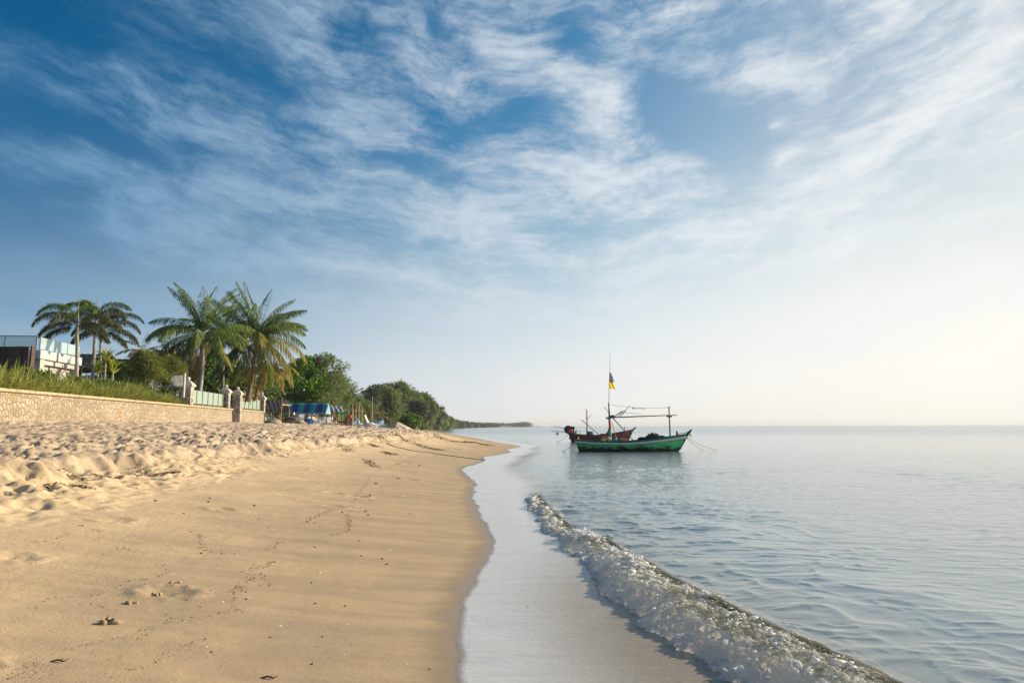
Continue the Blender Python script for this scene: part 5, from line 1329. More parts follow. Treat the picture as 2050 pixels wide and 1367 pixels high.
# ------------------------------------------------------------------ fishing boats
def hull_shape(L, sheer, beam, stem_x, stern_x, keel=-.35):
    """returns f(u, v, side) on the hull: u stern to bow, v keel to sheer"""
    sx = np.array([p[0] for p in sheer]); sz = np.array([p[1] for p in sheer])
    bxs = np.array([p[0] for p in beam]); bys = np.array([p[1] for p in beam])
    def f(u, v, s):
        x_s = u * L
        zs = np.interp(x_s, sx, sz)
        z = keel + (zs - keel) * v
        # raked stem and stern at this height
        top_b, top_s = L, 0.0
        kb = stem_x + (top_b - stem_x) * np.clip(v, 0, 1.2) ** 0.95
        ks = stern_x + (top_s - stern_x) * v
        x = ks + (kb - ks) * u
        b = np.interp(x_s, bxs, bys)
        y = s * b * (1 - (1 - np.clip(v, 0, 1)) ** 2.1) ** 0.75
        return np.stack([x, y, z], -1)
    return f
def hull_parts(t, L, sheer, beam, hm, strake_m, line_m, cap_m, deck_m, stem_x, stern_x, prow_m, tip):
    f = hull_shape(L, sheer, beam, stem_x, stern_x)
    U = np.linspace(0, 1, 49); V = np.linspace(0, 1, 15)
    def skin(name, v0, v1, nv, out, mat):
        vv = np.linspace(v0, v1, nv); parts = []
        for s in (-1, 1):
            uu, vg = np.meshgrid(U, vv)
            P = f(uu, vg, s); P[..., 1] += s * out
            F = grid_faces(nv, len(U))
            parts.append((P.reshape(-1, 3), F if s > 0 else F[:, ::-1], np.zeros(P.size // 3)))
        # transom
        if name == 'hull':
            a, b = f(0 * vv, vv, -1), f(0 * vv, vv, 1)
            P = np.stack([a, b], 1); parts.append((P.reshape(-1, 3), grid_faces(nv, 2), np.zeros(2 * nv)))
        v, F, _ = join(parts)
        return mesh_np(name, v, F, mat, t, smooth=True)
    skin('hull', 0, 1, 15, 0, hm)
    o = skin('strake', .835, .945, 3, .028, strake_m)
    md = o.modifiers.new('thickness', 'SOLIDIFY'); md.thickness = .03
    o = skin('red_line', .80, .832, 2, .022, line_m)
    md = o.modifiers.new('thickness', 'SOLIDIFY'); md.thickness = .02
    bm = bmesh.new()
    for s in (-1, 1):
        tube(bm, [Vector(p) + Vector((0, s * .01, .03)) for p in f(U, 0 * U + 1, s)], .045, 6)
    obj('gunwale', bm, cap_m, t, True)
    # deck inside
    uu, ss = np.meshgrid(np.linspace(.01, .965, 40), np.linspace(-1, 1, 9))
    P = np.stack([f(uu[i], 0 * uu[i] + .80, 1) * [1, 1, 1] for i in range(9)]); P[..., 1] *= ss * .97
    mesh_np('deck', P.reshape(-1, 3), grid_faces(9, 40), deck_m, t)
    # stem post that rises into the prow
    a = Vector(f(np.array(1.0), np.array(0.30), 1)); b = Vector(f(np.array(1.0), np.array(1.0), 1)); a.y = b.y = 0
    bm = bmesh.new(); tipv = Vector((tip[0], 0, tip[1]))
    mid = b + (tipv - b) * .5 + Vector((.0, 0, .0))
    tube(bm, [a, (a + b) / 2 + Vector((.01, 0, 0)), b, mid, tipv], [.05, .06, .10, .095, .045], 6)
    obj('prow', bm, prow_m, t)
    return f
def boat_paint(name, top, low, growth, z_a=.16, z_b=.40):
    m = Mat(name, top, .55, .4)
    tc = m.N('ShaderNodeTexCoord'); sep = m.N('ShaderNodeSeparateXYZ'); m.L(tc.outputs['Object'], sep.inputs[0])
    n = m.noise(m.pos((1.3, 1.3, 4.0)), 1.4, 6, .7); n2 = m.noise(m.pos((1, 1, .6)), 5.0, 4, .6)
    z = m.math('ADD', sep.outputs[2], m.math('MULTIPLY', m.math('SUBTRACT', n, .5), 1.05))
    c = m.mix(m.rng(n2, .35, .7), top, low)
    c = m.mix(m.rng(z, z_a, z_b, 1.0, 0.0), c, growth)
    c = m.mix(m.rng(m.noise(m.pos((6, 6, 1)), 1.5, 3, .6), .66, .72, 0, .8), c, tuple(v * .25 for v in top))
    m.set('Base Color', c)
    pl = m.N('ShaderNodeTexWave'); pl.bands_direction = 'Z'; m.L(m.pos(), pl.inputs['Vector']); pl.inputs['Scale'].default_value = 2.2; pl.inputs['Distortion'].default_value = .4
    m.set('Normal', m.bump(pl.outputs[0], .006, .6))
    return m.m
def sag(a, b, drop, n=14):
    a, b = Vector(a), Vector(b)
    return [a + (b - a) * (k / n) + Vector((0, 0, -drop * 4 * (k / n) * (1 - k / n))) for k in range(n + 1)]
DECKW = simple_mat('deck_wood', (0.26, 0.16, 0.09), .8, .3, 4.0)
GREYW = simple_mat('weathered_pole', (0.15, 0.13, 0.10), .8, .25, 4.0)
ROPE = simple_mat('rope', (0.30, 0.28, 0.25), .9, .1)
def cloth(bm, w, h, nx, ny, fn):
    rows = [[bm.verts.new(fn(i / nx, j / ny)) for i in range(nx + 1)] for j in range(ny + 1)]
    for r0, r1 in zip(rows, rows[1:]):
        for i in range(nx): bm.faces.new((r0[i], r0[i + 1], r1[i + 1], r1[i]))
    solid(bm, .008)
def build_boats():
    SHEER = [(0, .76), (1.1, .66), (2.4, .615), (3.5, .62), (4.8, .72), (5.8, .84), (6.8, .98), (7.5, 1.09)]
    BEAM = [(0, .50), (.8, .78), (2.2, .98), (3.8, 1.0), (5.2, .82), (6.3, .52), (7.1, .20), (7.5, .03)]
    d = 46.3
    o = at(1150.4, 902, d + .6); k = 1.0 / math.cos(R(5)) * 1.0
    t = thing('green_fishing_boat', 'green wooden fishing boat with white rail strip, mast and long boom', 'fishing boat', (o.x, o.y, 0.0), R(-5))
    t.scale = (1.005,) * 3
    GREEN = boat_paint('green_hull_paint', (0.045, 0.50, 0.155), (0.10, 0.60, 0.22), (0.018, 0.024, 0.014))
    WHITE = simple_mat('strake_white', (0.62, 0.63, 0.66), .55, .12, 3.0)
    REDL = simple_mat('strake_red', (0.30, 0.05, 0.035), .6)
    DG = simple_mat('dark_green_paint', (0.018, 0.085, 0.055), .6, .3, 4.0)
    hull_parts(t, 7.5, SHEER, BEAM, GREEN, WHITE, REDL, DG, DECKW, 6.72, .42, DG, (7.80, 1.44))
    # mast in painted lengths
    def seg(name, pts, rad, mat, n=8):
        bm = bmesh.new(); tube(bm, pts, rad, n); return obj(name, bm, mat, t, True)
    OR = simple_mat('orange_paint', (0.50, 0.10, 0.03), .6, .25, 4.0); MG = simple_mat('mast_green', (0.05, 0.22, 0.12), .6, .35, 4.0)
    mast = seg('mast', [(2.42, 0, .45), (2.40, 0, 1.42)], [.085, .078], MG)
    s_ = seg('mast_band', [(2.40, 0, 1.42), (2.38, 0, 2.12)], [.084, .080], OR); s_.parent = mast
    s_ = seg('mast_top', [(2.38, 0, 2.12), (2.36, 0, 2.75), (2.34, 0, 3.24)], [.066, .052, .038], simple_mat('mast_dark', (0.05, 0.08, 0.085), .6)); s_.parent = mast
    bm = bmesh.new(); bx(bm, (2.31, .0, 1.12), (.10, .14, .75)); obj('mast_cheek', bm, MG, mast)
    bm = bmesh.new(); bx(bm, (2.33, 0, 2.2), (.30, .22, .12)); obj('mast_collar', bm, MG, mast)
    seg('flag_pole', [(2.345, .03, 2.9), (2.42, .03, 4.8), (2.53, .03, 6.72)], [.022, .016, .008], GREYW, 6)
    # furled tricolour and yellow pennant
    TRI = Mat('tricolour_cloth', (1, 1, 1), .8, .2)
    tc = TRI.N('ShaderNodeTexCoord'); sep = TRI.N('ShaderNodeSeparateXYZ'); TRI.L(tc.outputs['Object'], sep.inputs[0])
    w = TRI.math('ADD', sep.outputs[2], TRI.math('MULTIPLY', sep.outputs[0], 1.3))
    b = TRI.math('ABSOLUTE', TRI.math('SUBTRACT', TRI.math('FRACT', TRI.math('MULTIPLY', w, 1.75)), .5))
    TRI.set('Base Color', TRI.mix(TRI.rng(b, .10, .12), (0.07, 0.04, 0.22), TRI.mix(TRI.rng(b, .33, .35), (0.8, 0.75, 0.78), (0.55, 0.05, 0.14))))
    f1 = bmesh.new(); cloth(f1, 0, 0, 6, 12, lambda u, v: (2.44 + .02 * v + u * (.07 + .26 * math.sin(math.pi * .5 * (1 - v)) ** 1.2), .03 + .05 * math.sin(u * 7 + v * 3), 5.28 - .62 * (1 - v) - .10 * u * (1 - v)))
    obj('tricolour_flag', f1, TRI.m, t, True)
    YEL = foliage_mat('yellow_cloth', (0.88, 0.74, 0.04), (0.90, 0.78, 0.06), .55)
    f2 = bmesh.new(); cloth(f2, 0, 0, 6, 10, lambda u, v: (2.42 + u * (.24 + .22 * (1 - v)), .03 + .06 * math.sin(u * 6 + v * 2), 4.74 - .52 * (1 - v) - .09 * u))
    obj('yellow_flag', f2, YEL, t, True)
    # boom, front post, stays
    seg('boom', [(2.10, -.06, 2.24), (2.6, -.06, 2.25), (6.9, -.06, 2.40)], [.03, .045, .03], GREYW)
    post = seg('front_post', [(6.38, 0, .75), (6.36, 0, 2.92)], [.05, .042], simple_mat('front_post_paint', (0.13, 0.12, 0.07), .7, .5, 3.0))
    bm = bmesh.new(); bx(bm, (6.36, 0, 2.93), (.18, .06, .035)); obj('post_cap', bm, GREYW, post)
    bm = bmesh.new(); bx(bm, (6.36, -.02, 2.30), (.36, .16, .09)); obj('post_bracket', bm, GREYW, post)
    seg('stay', [(2.60, -.12, 2.20), (3.95, -.55, .66)], [.035, .03], GREYW)
    seg('stay', [(2.50, -.10, 2.0), (2.82, -.5, .66)], [.024, .022], simple_mat('orange_pole', (0.42, 0.20, 0.10), .7))
    seg('spar', [(2.02, .1, 2.98), (2.36, .05, 2.55)], .018, GREYW, 6)
    seg('spar', [(1.0, .15, 1.30), (1.0 + .02, .15, 1.31)], .012, GREYW, 5)
    bm = bmesh.new(); blob(bm, (2.58, -.08, 2.31), (.19, .14, .11), 2, .2, 2.0, 4); obj('rope_coil', bm, simple_mat('blue_green_rope', (0.03, 0.13, 0.13), .8, .4, 9.0), t, True)
    # net frame hung on the boom and a thin rod
    bm = bmesh.new()
    A, B, C, D = Vector((2.72, -.1, 2.36)), Vector((3.15, -.1, 2.66)), Vector((3.52, -.1, 2.74)), Vector((3.20, -.1, 2.37))
    for p, q in ((A, B), (B, C), (C, D), (D, A), (A + (B - A) * .5, D + (C - D) * .5)): tube(bm, [p, q], .011, 4)
    for i in range(1, 6):
        f = i / 6; tube(bm, [A + (B - A) * f, D + (C - D) * f + Vector((0, .05, .02 * (-1) ** i))], .007, 4); tube(bm, [A + (D - A) * f, B + (C - B) * f], .007, 4)
    tube(bm, [(3.4, -.1, 2.66), (3.76, -.1, 3.05)], .014, 5)
    obj('net_frame', bm, simple_mat('net_dark', (0.06, 0.055, 0.05), .9), t)
    seg('rod', [(3.40, -.1, 2.58), (4.55, -.1, 2.46)], [.014, .010], GREYW, 5)
    seg('wire', sag((2.36, 0, 3.12), (6.36, 0, 2.90), .12), .009, GREYW, 4)
    for i, (xx, c) in enumerate(((3.93, (.02, .02, .03)), (4.0, (.4, .05, .05)), (4.12, (.6, .5, .1)), (4.28, (.65, .55, .2)), (4.42, (.7, .7, .7)), (4.58, (.05, .05, .1)), (4.72, (.6, .6, .62)))):
        zz = 3.12 - .22 * (xx - 2.36) / 4 - .12 * 4 * ((xx - 2.36) / 4) * (1 - (xx - 2.36) / 4)
        f3 = bmesh.new(); cloth(f3, 0, 0, 2, 3, lambda u, v: (xx + (u - .5) * .08 * v, .02 * math.sin(v * 5 + i), zz - .14 * (1 - v))); obj('pennant', f3, simple_mat('pennant', c, .8), t)
    # deck load
    bm = bmesh.new()
    for (cx_, cy_, r, s) in ((5.22, -.1, (.40, .36, .30), 1), (5.0, -.2, (.36, .3, .18), 2), (5.55, -.05, (.3, .3, .2), 3), (5.85, -.1, (.22, .24, .17), 5), (4.6, -.2, (.4, .3, .10), 6)): blob(bm, (cx_, cy_, .80 + r[2] * .35), r, 3, .22, 2.2, s)
    obj('fishing_net', bm, simple_mat('net_blue_grey', (0.035, 0.04, 0.06), .9, .5, 14.0, .2, bump=.03), t, True)
    bm = bmesh.new(); bx(bm, (2.05, -.3, .84), (.55, .45, .34), None, .01); obj('wooden_box', bm, simple_mat('box_wood', (0.36, 0.15, 0.06), .7), t)
    bm = bmesh.new(); bx(bm, (1.93, -.72, .76), (.26, .22, .22), None, .03); obj('yellow_can', bm, simple_mat('can_yellow', (0.75, 0.58, 0.10), .5), t)
    bm = bmesh.new(); blob(bm, (2.28, -.66, .84), (.15, .12, .11), 2, .08, 1.5, 1); obj('white_bag', bm, WHITE, t, True)
    bm = bmesh.new(); lathe(bm, [(.11, .62), (.14, .68), (.14, .86), (.10, .92)], 12, (2.70, -.72, 0)); obj('teal_bucket', bm, simple_mat('bucket_teal', (0.05, 0.38, 0.42), .5), t, True)
    bm = bmesh.new(); bx(bm, (3.25, -.68, .78), (.42, .24, .16), Matrix.Rotation(R(8), 3, 'Y'), .03); obj('orange_crate', bm, simple_mat('crate_orange', (0.80, 0.22, 0.03), .6), t)
    bm = bmesh.new(); lathe(bm, [(.05, .95), (.05, 1.06), (.07, 1.10), (.07, 1.20), (.05, 1.25), (.06, 1.30), (.05, 1.34)], 10, (6.82, -.05, 0)); bx(bm, (6.86, -.05, 1.12), (.2, .05, .06)); obj('bollard', bm, simple_mat('bollard_brown', (0.22, 0.09, 0.05), .7), t, True)
    bm = bmesh.new(); tube(bm, sag((6.95, -.02, 1.18), (7.55, -.04, 1.28), .05), .022, 5); obj('bow_line', bm, ROPE, t)
    f4 = bmesh.new(); cloth(f4, 0, 0, 3, 5, lambda u, v: (7.62 + .10 * u + .03 * math.sin(v * 5), -.09 + .03 * u, 1.20 - .24 * (1 - v))); obj('bow_ribbon', f4, simple_mat('ribbon_yellow', (0.75, 0.58, 0.05), .8), t)
    bm = bmesh.new(); lathe(bm, [(.04, .74), (.06, .80), (.05, .92), (.02, .94)], 8, (.25, -.3, 0)); obj('stern_float', bm, simple_mat('float_orange', (0.8, 0.36, 0.08), .6), t, True)
    def rope(lb, pts, r=.016):
        bm = bmesh.new(); tube(bm, pts, r, 5); tag(obj('mooring_rope', bm, ROPE, None, True), lb, 'rope', 'mooring ropes')
    M4 = Matrix.Translation(t.location) @ Matrix.Rotation(R(-5), 4, 'Z')
    bow = M4 @ Vector((7.42, 0, 1.02)); st = M4 @ Vector((.05, 0, .62))
    rope('mooring rope hanging from the green bow to the nearer point in the water', sag(bow, on_z(1416, 899.5, -.03), .28)); rope('longer mooring rope from the green bow to the right', sag(bow, on_z(1452, 899.5, -.03), .30))
    rope('mooring rope from the green stern down to the water on the left', sag(st, on_z(1112, 904, -.03), .22))
    # ---- red boat behind
    d = 75.0; o = at(1138, 884, d)
    t = thing('red_fishing_boat', 'dark red fishing boat with longtail engine moored behind the green one', 'fishing boat', (o.x, o.y, 0), R(-2))
    RED = boat_paint('red_hull_paint', (0.13, 0.020, 0.022), (0.19, 0.035, 0.035), (0.03, 0.018, 0.016), .02, .2)
    SH2 = [(0, .92), (1.2, .74), (2.6, .66), (3.6, .68), (4.6, .80), (5.6, .98), (6.6, 1.16), (7.0, 1.26)]
    BE2 = [(0, .5), (.8, .75), (2.2, .95), (3.6, .95), (4.9, .78), (5.9, .48), (6.6, .2), (7.0, .03)]
    RT = simple_mat('red_trim', (0.24, 0.05, 0.05), .6, .2); DR = simple_mat('dark_red_trim', (0.11, 0.05, 0.05), .7)
    hull_parts(t, 7.0, SH2, BE2, RED, RT, DR, DR, DECKW, 6.25, .42, DR, (7.36, 1.56))
    m2 = seg('mast', [(2.02, 0, .4), (2.06, 0, 3.45)], [.075, .045], simple_mat('red_boat_mast', (0.09, 0.075, 0.065), .8))
    bm = bmesh.new(); bx(bm, (2.05, 0, 2.50), (.42, .06, .05)); tube(bm, [(2.25, 0, 2.5), (2.52, 0, 2.96)], .02, 5); tube(bm, [(1.98, .02, 2.5), (1.94, .02, 3.5)], .010, 4); blob(bm, (1.95, .02, 3.56), (.09, .05, .045), 1, .05); obj('mast_fitting', bm, GREYW, m2)
    seg('spar', [(1.44, -.25, 2.36), (3.25, -.6, .78)], [.035, .04], GREYW)
    seg('post', [(6.1, .1, .95), (6.12, .1, 1.62)], .04, GREYW, 6)
    bm = bmesh.new(); lathe(bm, [(.28, .62), (.33, .66), (.34, 1.06), (.30, 1.10), (.28, 1.02)], 16, (2.42, -.1, 0)); obj('teal_tub', bm, simple_mat('tub_teal', (0.03, 0.20, 0.18), .6), t, True)
    bm = bmesh.new(); bx(bm, (3.9, -.2, .78), (.9, .6, .16)); blob(bm, (4.35, -.3, .92), (.26, .24, .22), 2, .2, 2, 8); obj('deck_gear', bm, simple_mat('gear_dark', (0.07, 0.055, 0.055), .8), t)
    # longtail engine on the stern
    ENG = simple_mat('engine_dark', (0.05, 0.04, 0.045), .6, .4, 6.0)
    bm = bmesh.new(); lathe(bm, [(.10, -.18), (.42, -.18), (.45, -.12), (.45, .02), (.38, .06), (.10, .06)], 20)
    bmesh.ops.transform(bm, matrix=Matrix.Translation((-.02, -.1, 1.30)) @ Matrix.Rotation(R(90), 4, 'X') @ Matrix.Rotation(0, 4, 'Z'), verts=bm.verts)
    eng = obj('engine_cowl', bm, ENG, t, True)
    bm = bmesh.new(); lathe(bm, [(.06, 0), (.24, 0), (.26, .04), (.26, .12), (.2, .16)], 18); bmesh.ops.transform(bm, matrix=Matrix.Translation((.22, -.28, 1.15)) @ Matrix.Rotation(R(90), 4, 'X'), verts=bm.verts)
    obj('flywheel', bm, simple_mat('flywheel_orange', (0.55, 0.12, 0.06), .5), eng, True)
    bm = bmesh.new(); bx(bm, (.42, -.1, 1.52), (.58, .42, .26), Matrix.Rotation(R(6), 3, 'Y'), .05); bx(bm, (.45, -.1, 1.15), (.4, .4, .5), None, .03); bx(bm, (.55, -.1, .85), (.25, .3, .5), None, .02); bx(bm, (.8, -.3, .98), (.16, .16, .3), None, .02); obj('engine_block', bm, simple_mat('engine_blue', (0.035, 0.05, 0.08), .5, .5, 6.0), eng)
    seg('tail_shaft', [(.1, -.1, 1.05), (-1.9, -.1, 1.14)], [.04, .022], GREYW)
    seg('tiller', [(-1.7, .1, 1.68), (1.4, -.1, 1.06)], [.022, .03], GREYW)
    bm = bmesh.new(); 
    for i in range(3): blob(bm, (.2 + .1 * i, -.42, .42 - .1 * i), (.16, .1, .2), 1, .25, 2, i)
    obj('stern_rags', bm, simple_mat('rags', (0.12, 0.06, 0.05), .9), t)
    bm = bmesh.new(); lathe(bm, [(.06, 0), (.08, .1), (.07, .3), (.02, .34)], 8, (1.26, -.6, .62)); obj('yellow_bottle', bm, simple_mat('bottle_yellow', (0.8, 0.55, 0.15), .5), t, True)
    M5 = Matrix.Translation(t.location)
    rope('mooring rope from the red stern down to the water', sag(M5 @ Vector((.1, 0, .95)), on_z(1109, 885, -.03), .25)); rope('mooring rope running right from the red bow', sag(M5 @ Vector((7.0, 0, 1.15)), on_z(1322, 876, -.03), .35))
    # small floats on the water
    for px, py, lb in ((1116, 869, 'small dark net float left of the red boat'), (1256, 866.5, 'small dark net float above the red deck'), (1313, 873.5, 'small dark net float between the two bows')):
        p = on_z(px, py); bm = bmesh.new(); k_ = p.y / 75
        lathe(bm, [(.10 * k_, -.08), (.17 * k_, .0), (.15 * k_, .12 * k_), (.03, .18 * k_), (.025, .5 * k_), (.01, .52 * k_)], 10)
        tag(obj('net_float', bm, simple_mat('float_dark', (0.03, 0.035, 0.04), .6), None, True, (p.x, p.y, 0)), lb, 'float', 'net floats on the sea')
build_boats()

# ------------------------------------------------------------------ small things on the sand
def build_litter():
    PB = simple_mat('pebble_dark', (0.045, 0.038, 0.032), .6, .3, 30.0)
    peb = [(541, 1276), (423, 1310), (391, 1289), (481, 1222), (492, 1187), (493, 1202), (426, 1198), (401, 1218), (374, 1204), (293, 1274), (343, 1260), (509, 1158), (522, 1149), (550, 1126), (503, 1173), (276, 1282), (411, 1284),
           (840, 932), (843, 949), (797, 958), (741, 992), (741, 1000), (785, 1007), (753, 969), (705, 1022), (685, 1026), (726, 1022), (732, 1024), (737, 1032), (821, 1029), (693, 1047), (630, 1096), (719, 1083), (702, 1042), (677, 1070),
           (723, 1114), (765, 1119), (774, 1130), (684, 1171), (624, 1167), (631, 1209), (691, 1213), (688, 1226), (636, 1296), (625, 1330), (646, 1276), (342, 1017), (368, 1029), (311, 1003), (411, 1075), (433, 1046), (420, 998), (417, 1006), (274, 974), (240, 984), (509, 1013), (403, 1107), (860, 1340), (946, 1273)]
    bm = bmesh.new(); blob(bm, (0, 0, .35), (1, .8, .6), 2, .15, 1.4, 3); first = obj('pebble', bm, PB, None, True)
    peb = [q for k, q in enumerate(peb) if k % 4 != 2]
    for i, (px, py) in enumerate(peb):
        p = on_ground(px, py); o = first if i == 0 else first.copy()
        if i: COL.objects.link(o)
        r = .0017 * p.y * rng.uniform(.5, 1.15); o.location = (p.x, p.y, gz(p.x, p.y)); o.scale = (r * rng.uniform(.9, 1.4), r, r * .9); o.rotation_euler = (0, 0, rng.uniform(0, 6.28))
        tag(o, 'small dark pebble lying alone on the smooth sand', 'pebble', 'dark pebbles on the sand')
    SH = simple_mat('shell_white', (0.75, 0.68, 0.56), .5, .1)
    bm = bmesh.new()
    seg = 10
    top = [[bm.verts.new((math.cos(a) * r, math.sin(a) * r * .7, .34 * (1 - r * r) + .03)) for a in np.linspace(0, 2 * math.pi, seg, endpoint=False)] for r in (1.0, .65, .25)]
    for r0, r1 in zip(top, top[1:]):
        for k in range(seg): bm.faces.new((r0[k], r0[(k + 1) % seg], r1[(k + 1) % seg], r1[k]))
    bm.faces.new(top[-1]); bm.faces.new(top[0][::-1]); sh0 = obj('seashell', bm, SH, None, True)
    for i, (px, py) in enumerate([(640, 1146), (694.5, 1250.5), (811.8, 1330.6), (780, 1101), (560, 1253), (688, 1309), (723, 1015), (508, 1157), (446, 1206), (639, 1146), (835, 1030), (412, 1300)]):
        p = on_ground(px, py); o = sh0 if i == 0 else sh0.copy()
        if i: COL.objects.link(o)
        r = .0019 * p.y * rng.uniform(.8, 1.25); o.location = (p.x, p.y, gz(p.x, p.y)); o.scale = (r * 1.4, r, r); o.rotation_euler = (0, 0, rng.uniform(0, 3)); tag(o, 'small white seashell lying on the damp sand', 'seashell', 'seashells on the sand')
    # crumbs of dark drift along the old tide lines
    r2 = lambda pts: [(x / 2.929, 1100 + y / 2.929) for x, y in pts]
    r3 = lambda pts: [(600 + x / 4.1, 840 + y / 4.1) for x, y in pts]
    r1 = lambda pts: [(x / 3.417, 830 + y / 3.417) for x, y in pts]
    lines = [(r2([(640, 770), (760, 720), (920, 690), (940, 640), (1010, 600), (1150, 560), (1220, 540)]), 1.0), (r2([(410, 600), (560, 550), (740, 520), (880, 470), (1000, 430), (980, 380)]), 1.0), (r2([(1010, 430), (1200, 400), (1390, 360), (1360, 310), (1380, 250), (1420, 210), (1480, 170), (1430, 130), (1550, 100), (1620, 60)]), 1.2),
             (r2([(1250, 260), (1370, 250), (1460, 210), (1590, 210), (1530, 150)]), 1.0), (r2([(205, 360), (290, 280), (600, 270), (760, 190), (920, 180), (990, 130), (940, 90)]), .5), (r3([(40, 850), (140, 790), (260, 740)]), .9), (r3([(400, 870), (420, 700), (480, 600), (600, 440), (830, 350), (980, 290)]), .35),
             (r3([(250, 960), (300, 940), (390, 920), (400, 780)]), .7), (r1([(480, 760), (590, 770), (700, 800)]), .8), (r1([(800, 910), (900, 930), (960, 945)]), .8), (r1([(1300, 790), (1370, 830), (1370, 920), (1560, 960)]), .6), (r1([(1830, 930), (1900, 880), (1960, 870)]), .8), (r1([(210, 890), (380, 850), (460, 810)]), .4), (r2([(480, 330), (560, 320), (680, 370)]), 1.0), (r2([(640, 670), (700, 640)]), 1.4), (r2([(0, 740), (90, 720), (200, 700), (260, 720)]), 2.6), (r2([(20, 770), (150, 750), (250, 760)]), 2.6)]
    C, Sz = [], []
    for pts, wt in lines:
        g = [on_ground(*p) for p in pts]
        for a, b in zip(g, g[1:]):
            n = int((b - a).length * 95 * wt)
            f = rng.random(n); sp = .014 * (a.y + b.y) / 2 * .35 * max(wt, .6)
            C.append(np.stack([a.x + (b.x - a.x) * f + rng.normal(0, sp, n) * (.35 + rng.random(n)), a.y + (b.y - a.y) * f + rng.normal(0, sp, n)], -1)); Sz.append(rng.uniform(.003, .011, n))
    n = 2600
    yy = 3.4 * np.exp(rng.random(n) * 1.9); xx = shore(yy) - rng.uniform(.9, 6.8, n)
    C.append(np.stack([xx, yy], -1)); Sz.append(rng.uniform(.002, .006, n))
    C = np.concatenate(C); Sz = np.concatenate(Sz); n = len(C)
    Sz = Sz * np.clip(C[:, 1] / 6, .8, 1.5)
    z = ground_z(C[:, 0], C[:, 1])
    a = rng.uniform(0, 6.28, n); el = rng.uniform(-.2, .7, n)
    D = np.stack([np.cos(a) * np.cos(el), np.sin(a) * np.cos(el), np.sin(el)], -1)
    v, f, r = leaf_cards(np.concatenate([C, (z + .001)[:, None]], 1), D, Sz * 2.2, Sz * 1.1, .4)
    WR = Mat('drift_crumbs', (0.1, 0.06, 0.03), .9, .2); WR.set('Base Color', WR.mix(WR.attr('leaf_random'), (0.07, 0.045, 0.025), (0.34, 0.21, 0.08)))
    tag(mesh_np('drift_crumbs', v, f, WR.m, attrs={'leaf_random': r}), 'dark crumbs of dried drift strewn in wavy lines on the sand', 'drift', kind='stuff')
    n = 170
    yy = 4.4 * np.exp(rng.random(n) * .75); f_ = .03 + .45 * rng.random(n) ** 1.5
    xx = shore(yy) + (wave_front(yy) - shore(yy)) * f_
    a = rng.uniform(0, 6.28, n); el = rng.uniform(-.1, .5, n); D = np.stack([np.cos(a) * np.cos(el), np.sin(a) * np.cos(el), np.sin(el)], -1)
    v, f, r = leaf_cards(np.stack([xx, yy, 0 * xx + .016], -1), D, rng.uniform(.006, .016, n), rng.uniform(.004, .009, n), .3)
    GR = Mat('shell_grit', (0.5, 0.45, 0.4), .6, .3); GR.set('Base Color', GR.mix(GR.rng(GR.attr('leaf_random'), .45, .55), (0.10, 0.085, 0.07), (0.75, 0.72, 0.66)))
    tag(mesh_np('shell_grit', v, f, GR.m, attrs={'leaf_random': r}), 'tiny shell chips and grit scattered in the thin backwash', 'grit', kind='stuff')
    # dark seaweed on the upper beach
    C, Sz = [], []
    for pts in [r3([(340, 220), (410, 260)]), r3([(540, 330), (620, 390)]), r3([(570, 200), (630, 225)]), r3([(700, 265), (770, 290)]), r3([(600, 150), (690, 150)]), r3([(840, 160), (900, 180)]), r3([(955, 200), (1030, 230)]), r3([(1050, 235), (1160, 250)]), r3([(1110, 130), (1190, 160)]), r3([(1230, 175), (1390, 190)]), r3([(1370, 180), (1440, 188)]), r3([(1490, 200), (1560, 212)]), r3([(770, 130), (830, 150)]), r1([(940, 370), (1040, 410)]), r1([(860, 400), (930, 430)]), r1([(1140, 400), (1200, 410)]), r1([(650, 430), (730, 440)]), r1([(320, 470), (430, 475)]), r1([(520, 495), (580, 500)]), r1([(440, 400), (590, 460)])]:
        g = [on_ground(*p) for p in pts]
        a, b = g[0], g[-1]; n = 260; f = rng.random(n)
        sp = .010 * a.y ** .8
        C.append(np.stack([a.x + (b.x - a.x) * f + rng.normal(0, sp, n), a.y + (b.y - a.y) * f + rng.normal(0, sp * 1.5, n)], -1)); Sz.append(rng.uniform(.012, .035, n) * (a.y / 18) ** .6)
    C = np.concatenate(C); Sz = np.concatenate(Sz); n = len(C); z = ground_z(C[:, 0], C[:, 1])
    a = rng.uniform(0, 6.28, n); el = rng.uniform(0, .9, n); D = np.stack([np.cos(a) * np.cos(el), np.sin(a) * np.cos(el), np.sin(el)], -1)
    v, f, r = leaf_cards(np.concatenate([C, z[:, None]], 1), D, Sz * 2.4, Sz, .6)
    SW = Mat('seaweed_dark', (0.05, 0.035, 0.02), .9, .2); SW.set('Base Color', SW.mix(SW.attr('leaf_random'), (0.03, 0.022, 0.015), (0.12, 0.085, 0.04)))
    tag(mesh_np('seaweed', v, f, SW.m, attrs={'leaf_random': r}), 'strips of dark dried seaweed lying across the upper beach', 'seaweed', kind='stuff')
    # long rope across the sand
    pts = []
    for p in r3([(620, 150), (650, 160), (720, 197), (800, 230), (940, 258), (1080, 275), (1240, 300), (1400, 320), (1470, 330), (1530, 336)]):
        q = on_ground(*p); pts.append(Vector((q.x, q.y, gz(q.x, q.y) + .02)))
    fine = []
    for a, b in zip(pts, pts[1:]):
        for k in range(6): q = a + (b - a) * (k / 6); fine.append(Vector((q.x, q.y, gz(q.x, q.y) + .02)))
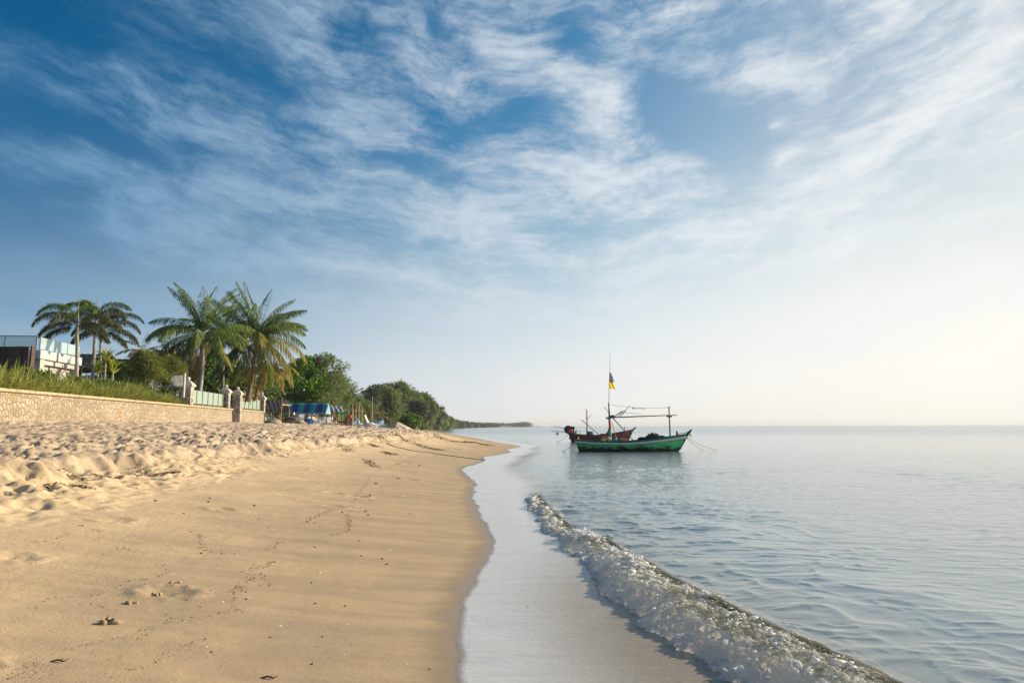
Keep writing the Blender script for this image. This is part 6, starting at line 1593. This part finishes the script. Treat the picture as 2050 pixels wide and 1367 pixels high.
    bm = bmesh.new(); tube(bm, fine, .016, 5); tag(obj('mooring_rope', bm, simple_mat('wet_rope', (0.16, 0.12, 0.08), .9), None, True), 'long brown mooring rope lying across the beach to the water', 'rope', 'mooring ropes')
    # clods and a twig
    SCL = simple_mat('sand_lump', (0.36, 0.265, 0.16), .95, .2, 20.0, .2, bump=.02)
    for i, (px, py, r, lb) in enumerate(((222, 1249, .075, 'largest crumbling clod of sand next to a footprint'), (258, 1212, .045, 'clod of sand at the left end of a trail'), (305, 1194, .04, 'clod of sand at the far end of a trail'), (352, 1172, .04, 'small clod of sand standing apart up the beach'))):
        p = on_ground(px, py); bm = bmesh.new()
        for k in range(4): blob(bm, (rng.normal(0, r * .5), rng.normal(0, r * .4), r * .04), (r * rng.uniform(.25, .7), r * rng.uniform(.2, .5), r * rng.uniform(.2, .45)), 2, .45, 3.0, i * 7 + k)
        tag(obj('sand_clod', bm, SCL, None, True, (p.x, p.y, gz(p.x, p.y))), lb, 'sand clod', 'clods of sand on the beach')
    for px, py, lb in ((538, 1362, 'dark twisted twig at the lower edge of the beach'), (205, 925 + 31, 'thin twig lying below the sand bank'), (118, 1329, 'short straight twig in the near sand')):
        p = on_ground(px, py); bm = bmesh.new(); s = .012 * p.y
        tube(bm, [(-s, 0, .004), (-.2 * s, .1 * s, .25 * s), (.5 * s, -.05 * s, .1 * s), (s, .15 * s, .3 * s)], [.08 * s, .1 * s, .08 * s, .03 * s], 6); tube(bm, [(0, 0, .2 * s), (.3 * s, .4 * s, .3 * s)], [.07 * s, .03 * s], 5)
        tag(obj('twig', bm, simple_mat('twig_dark', (0.05, 0.035, 0.025), .9), None, True, (p.x, p.y, gz(p.x, p.y))), lb, 'twig', 'twigs on the sand')
build_litter()

# ------------------------------------------------------------------ sea air
def build_haze():
    bm = bmesh.new(); bx(bm, (0, 3480, -3.0), (18500, 7200, 44.0))
    m = bpy.data.materials.new('haze_air'); m.use_nodes = True; nt = m.node_tree; nt.nodes.clear()
    v = nt.nodes.new('ShaderNodeVolumePrincipled'); v.inputs['Color'].default_value = (0.80, 0.86, 0.92, 1); v.inputs['Density'].default_value = HAZE; v.inputs['Anisotropy'].default_value = 0.2
    o = nt.nodes.new('ShaderNodeOutputMaterial'); nt.links.new(v.outputs[0], o.inputs['Volume'])
    tag(obj('haze', bm, m), None, None, None, 'stuff')
HAZE = 0.0002
build_haze()
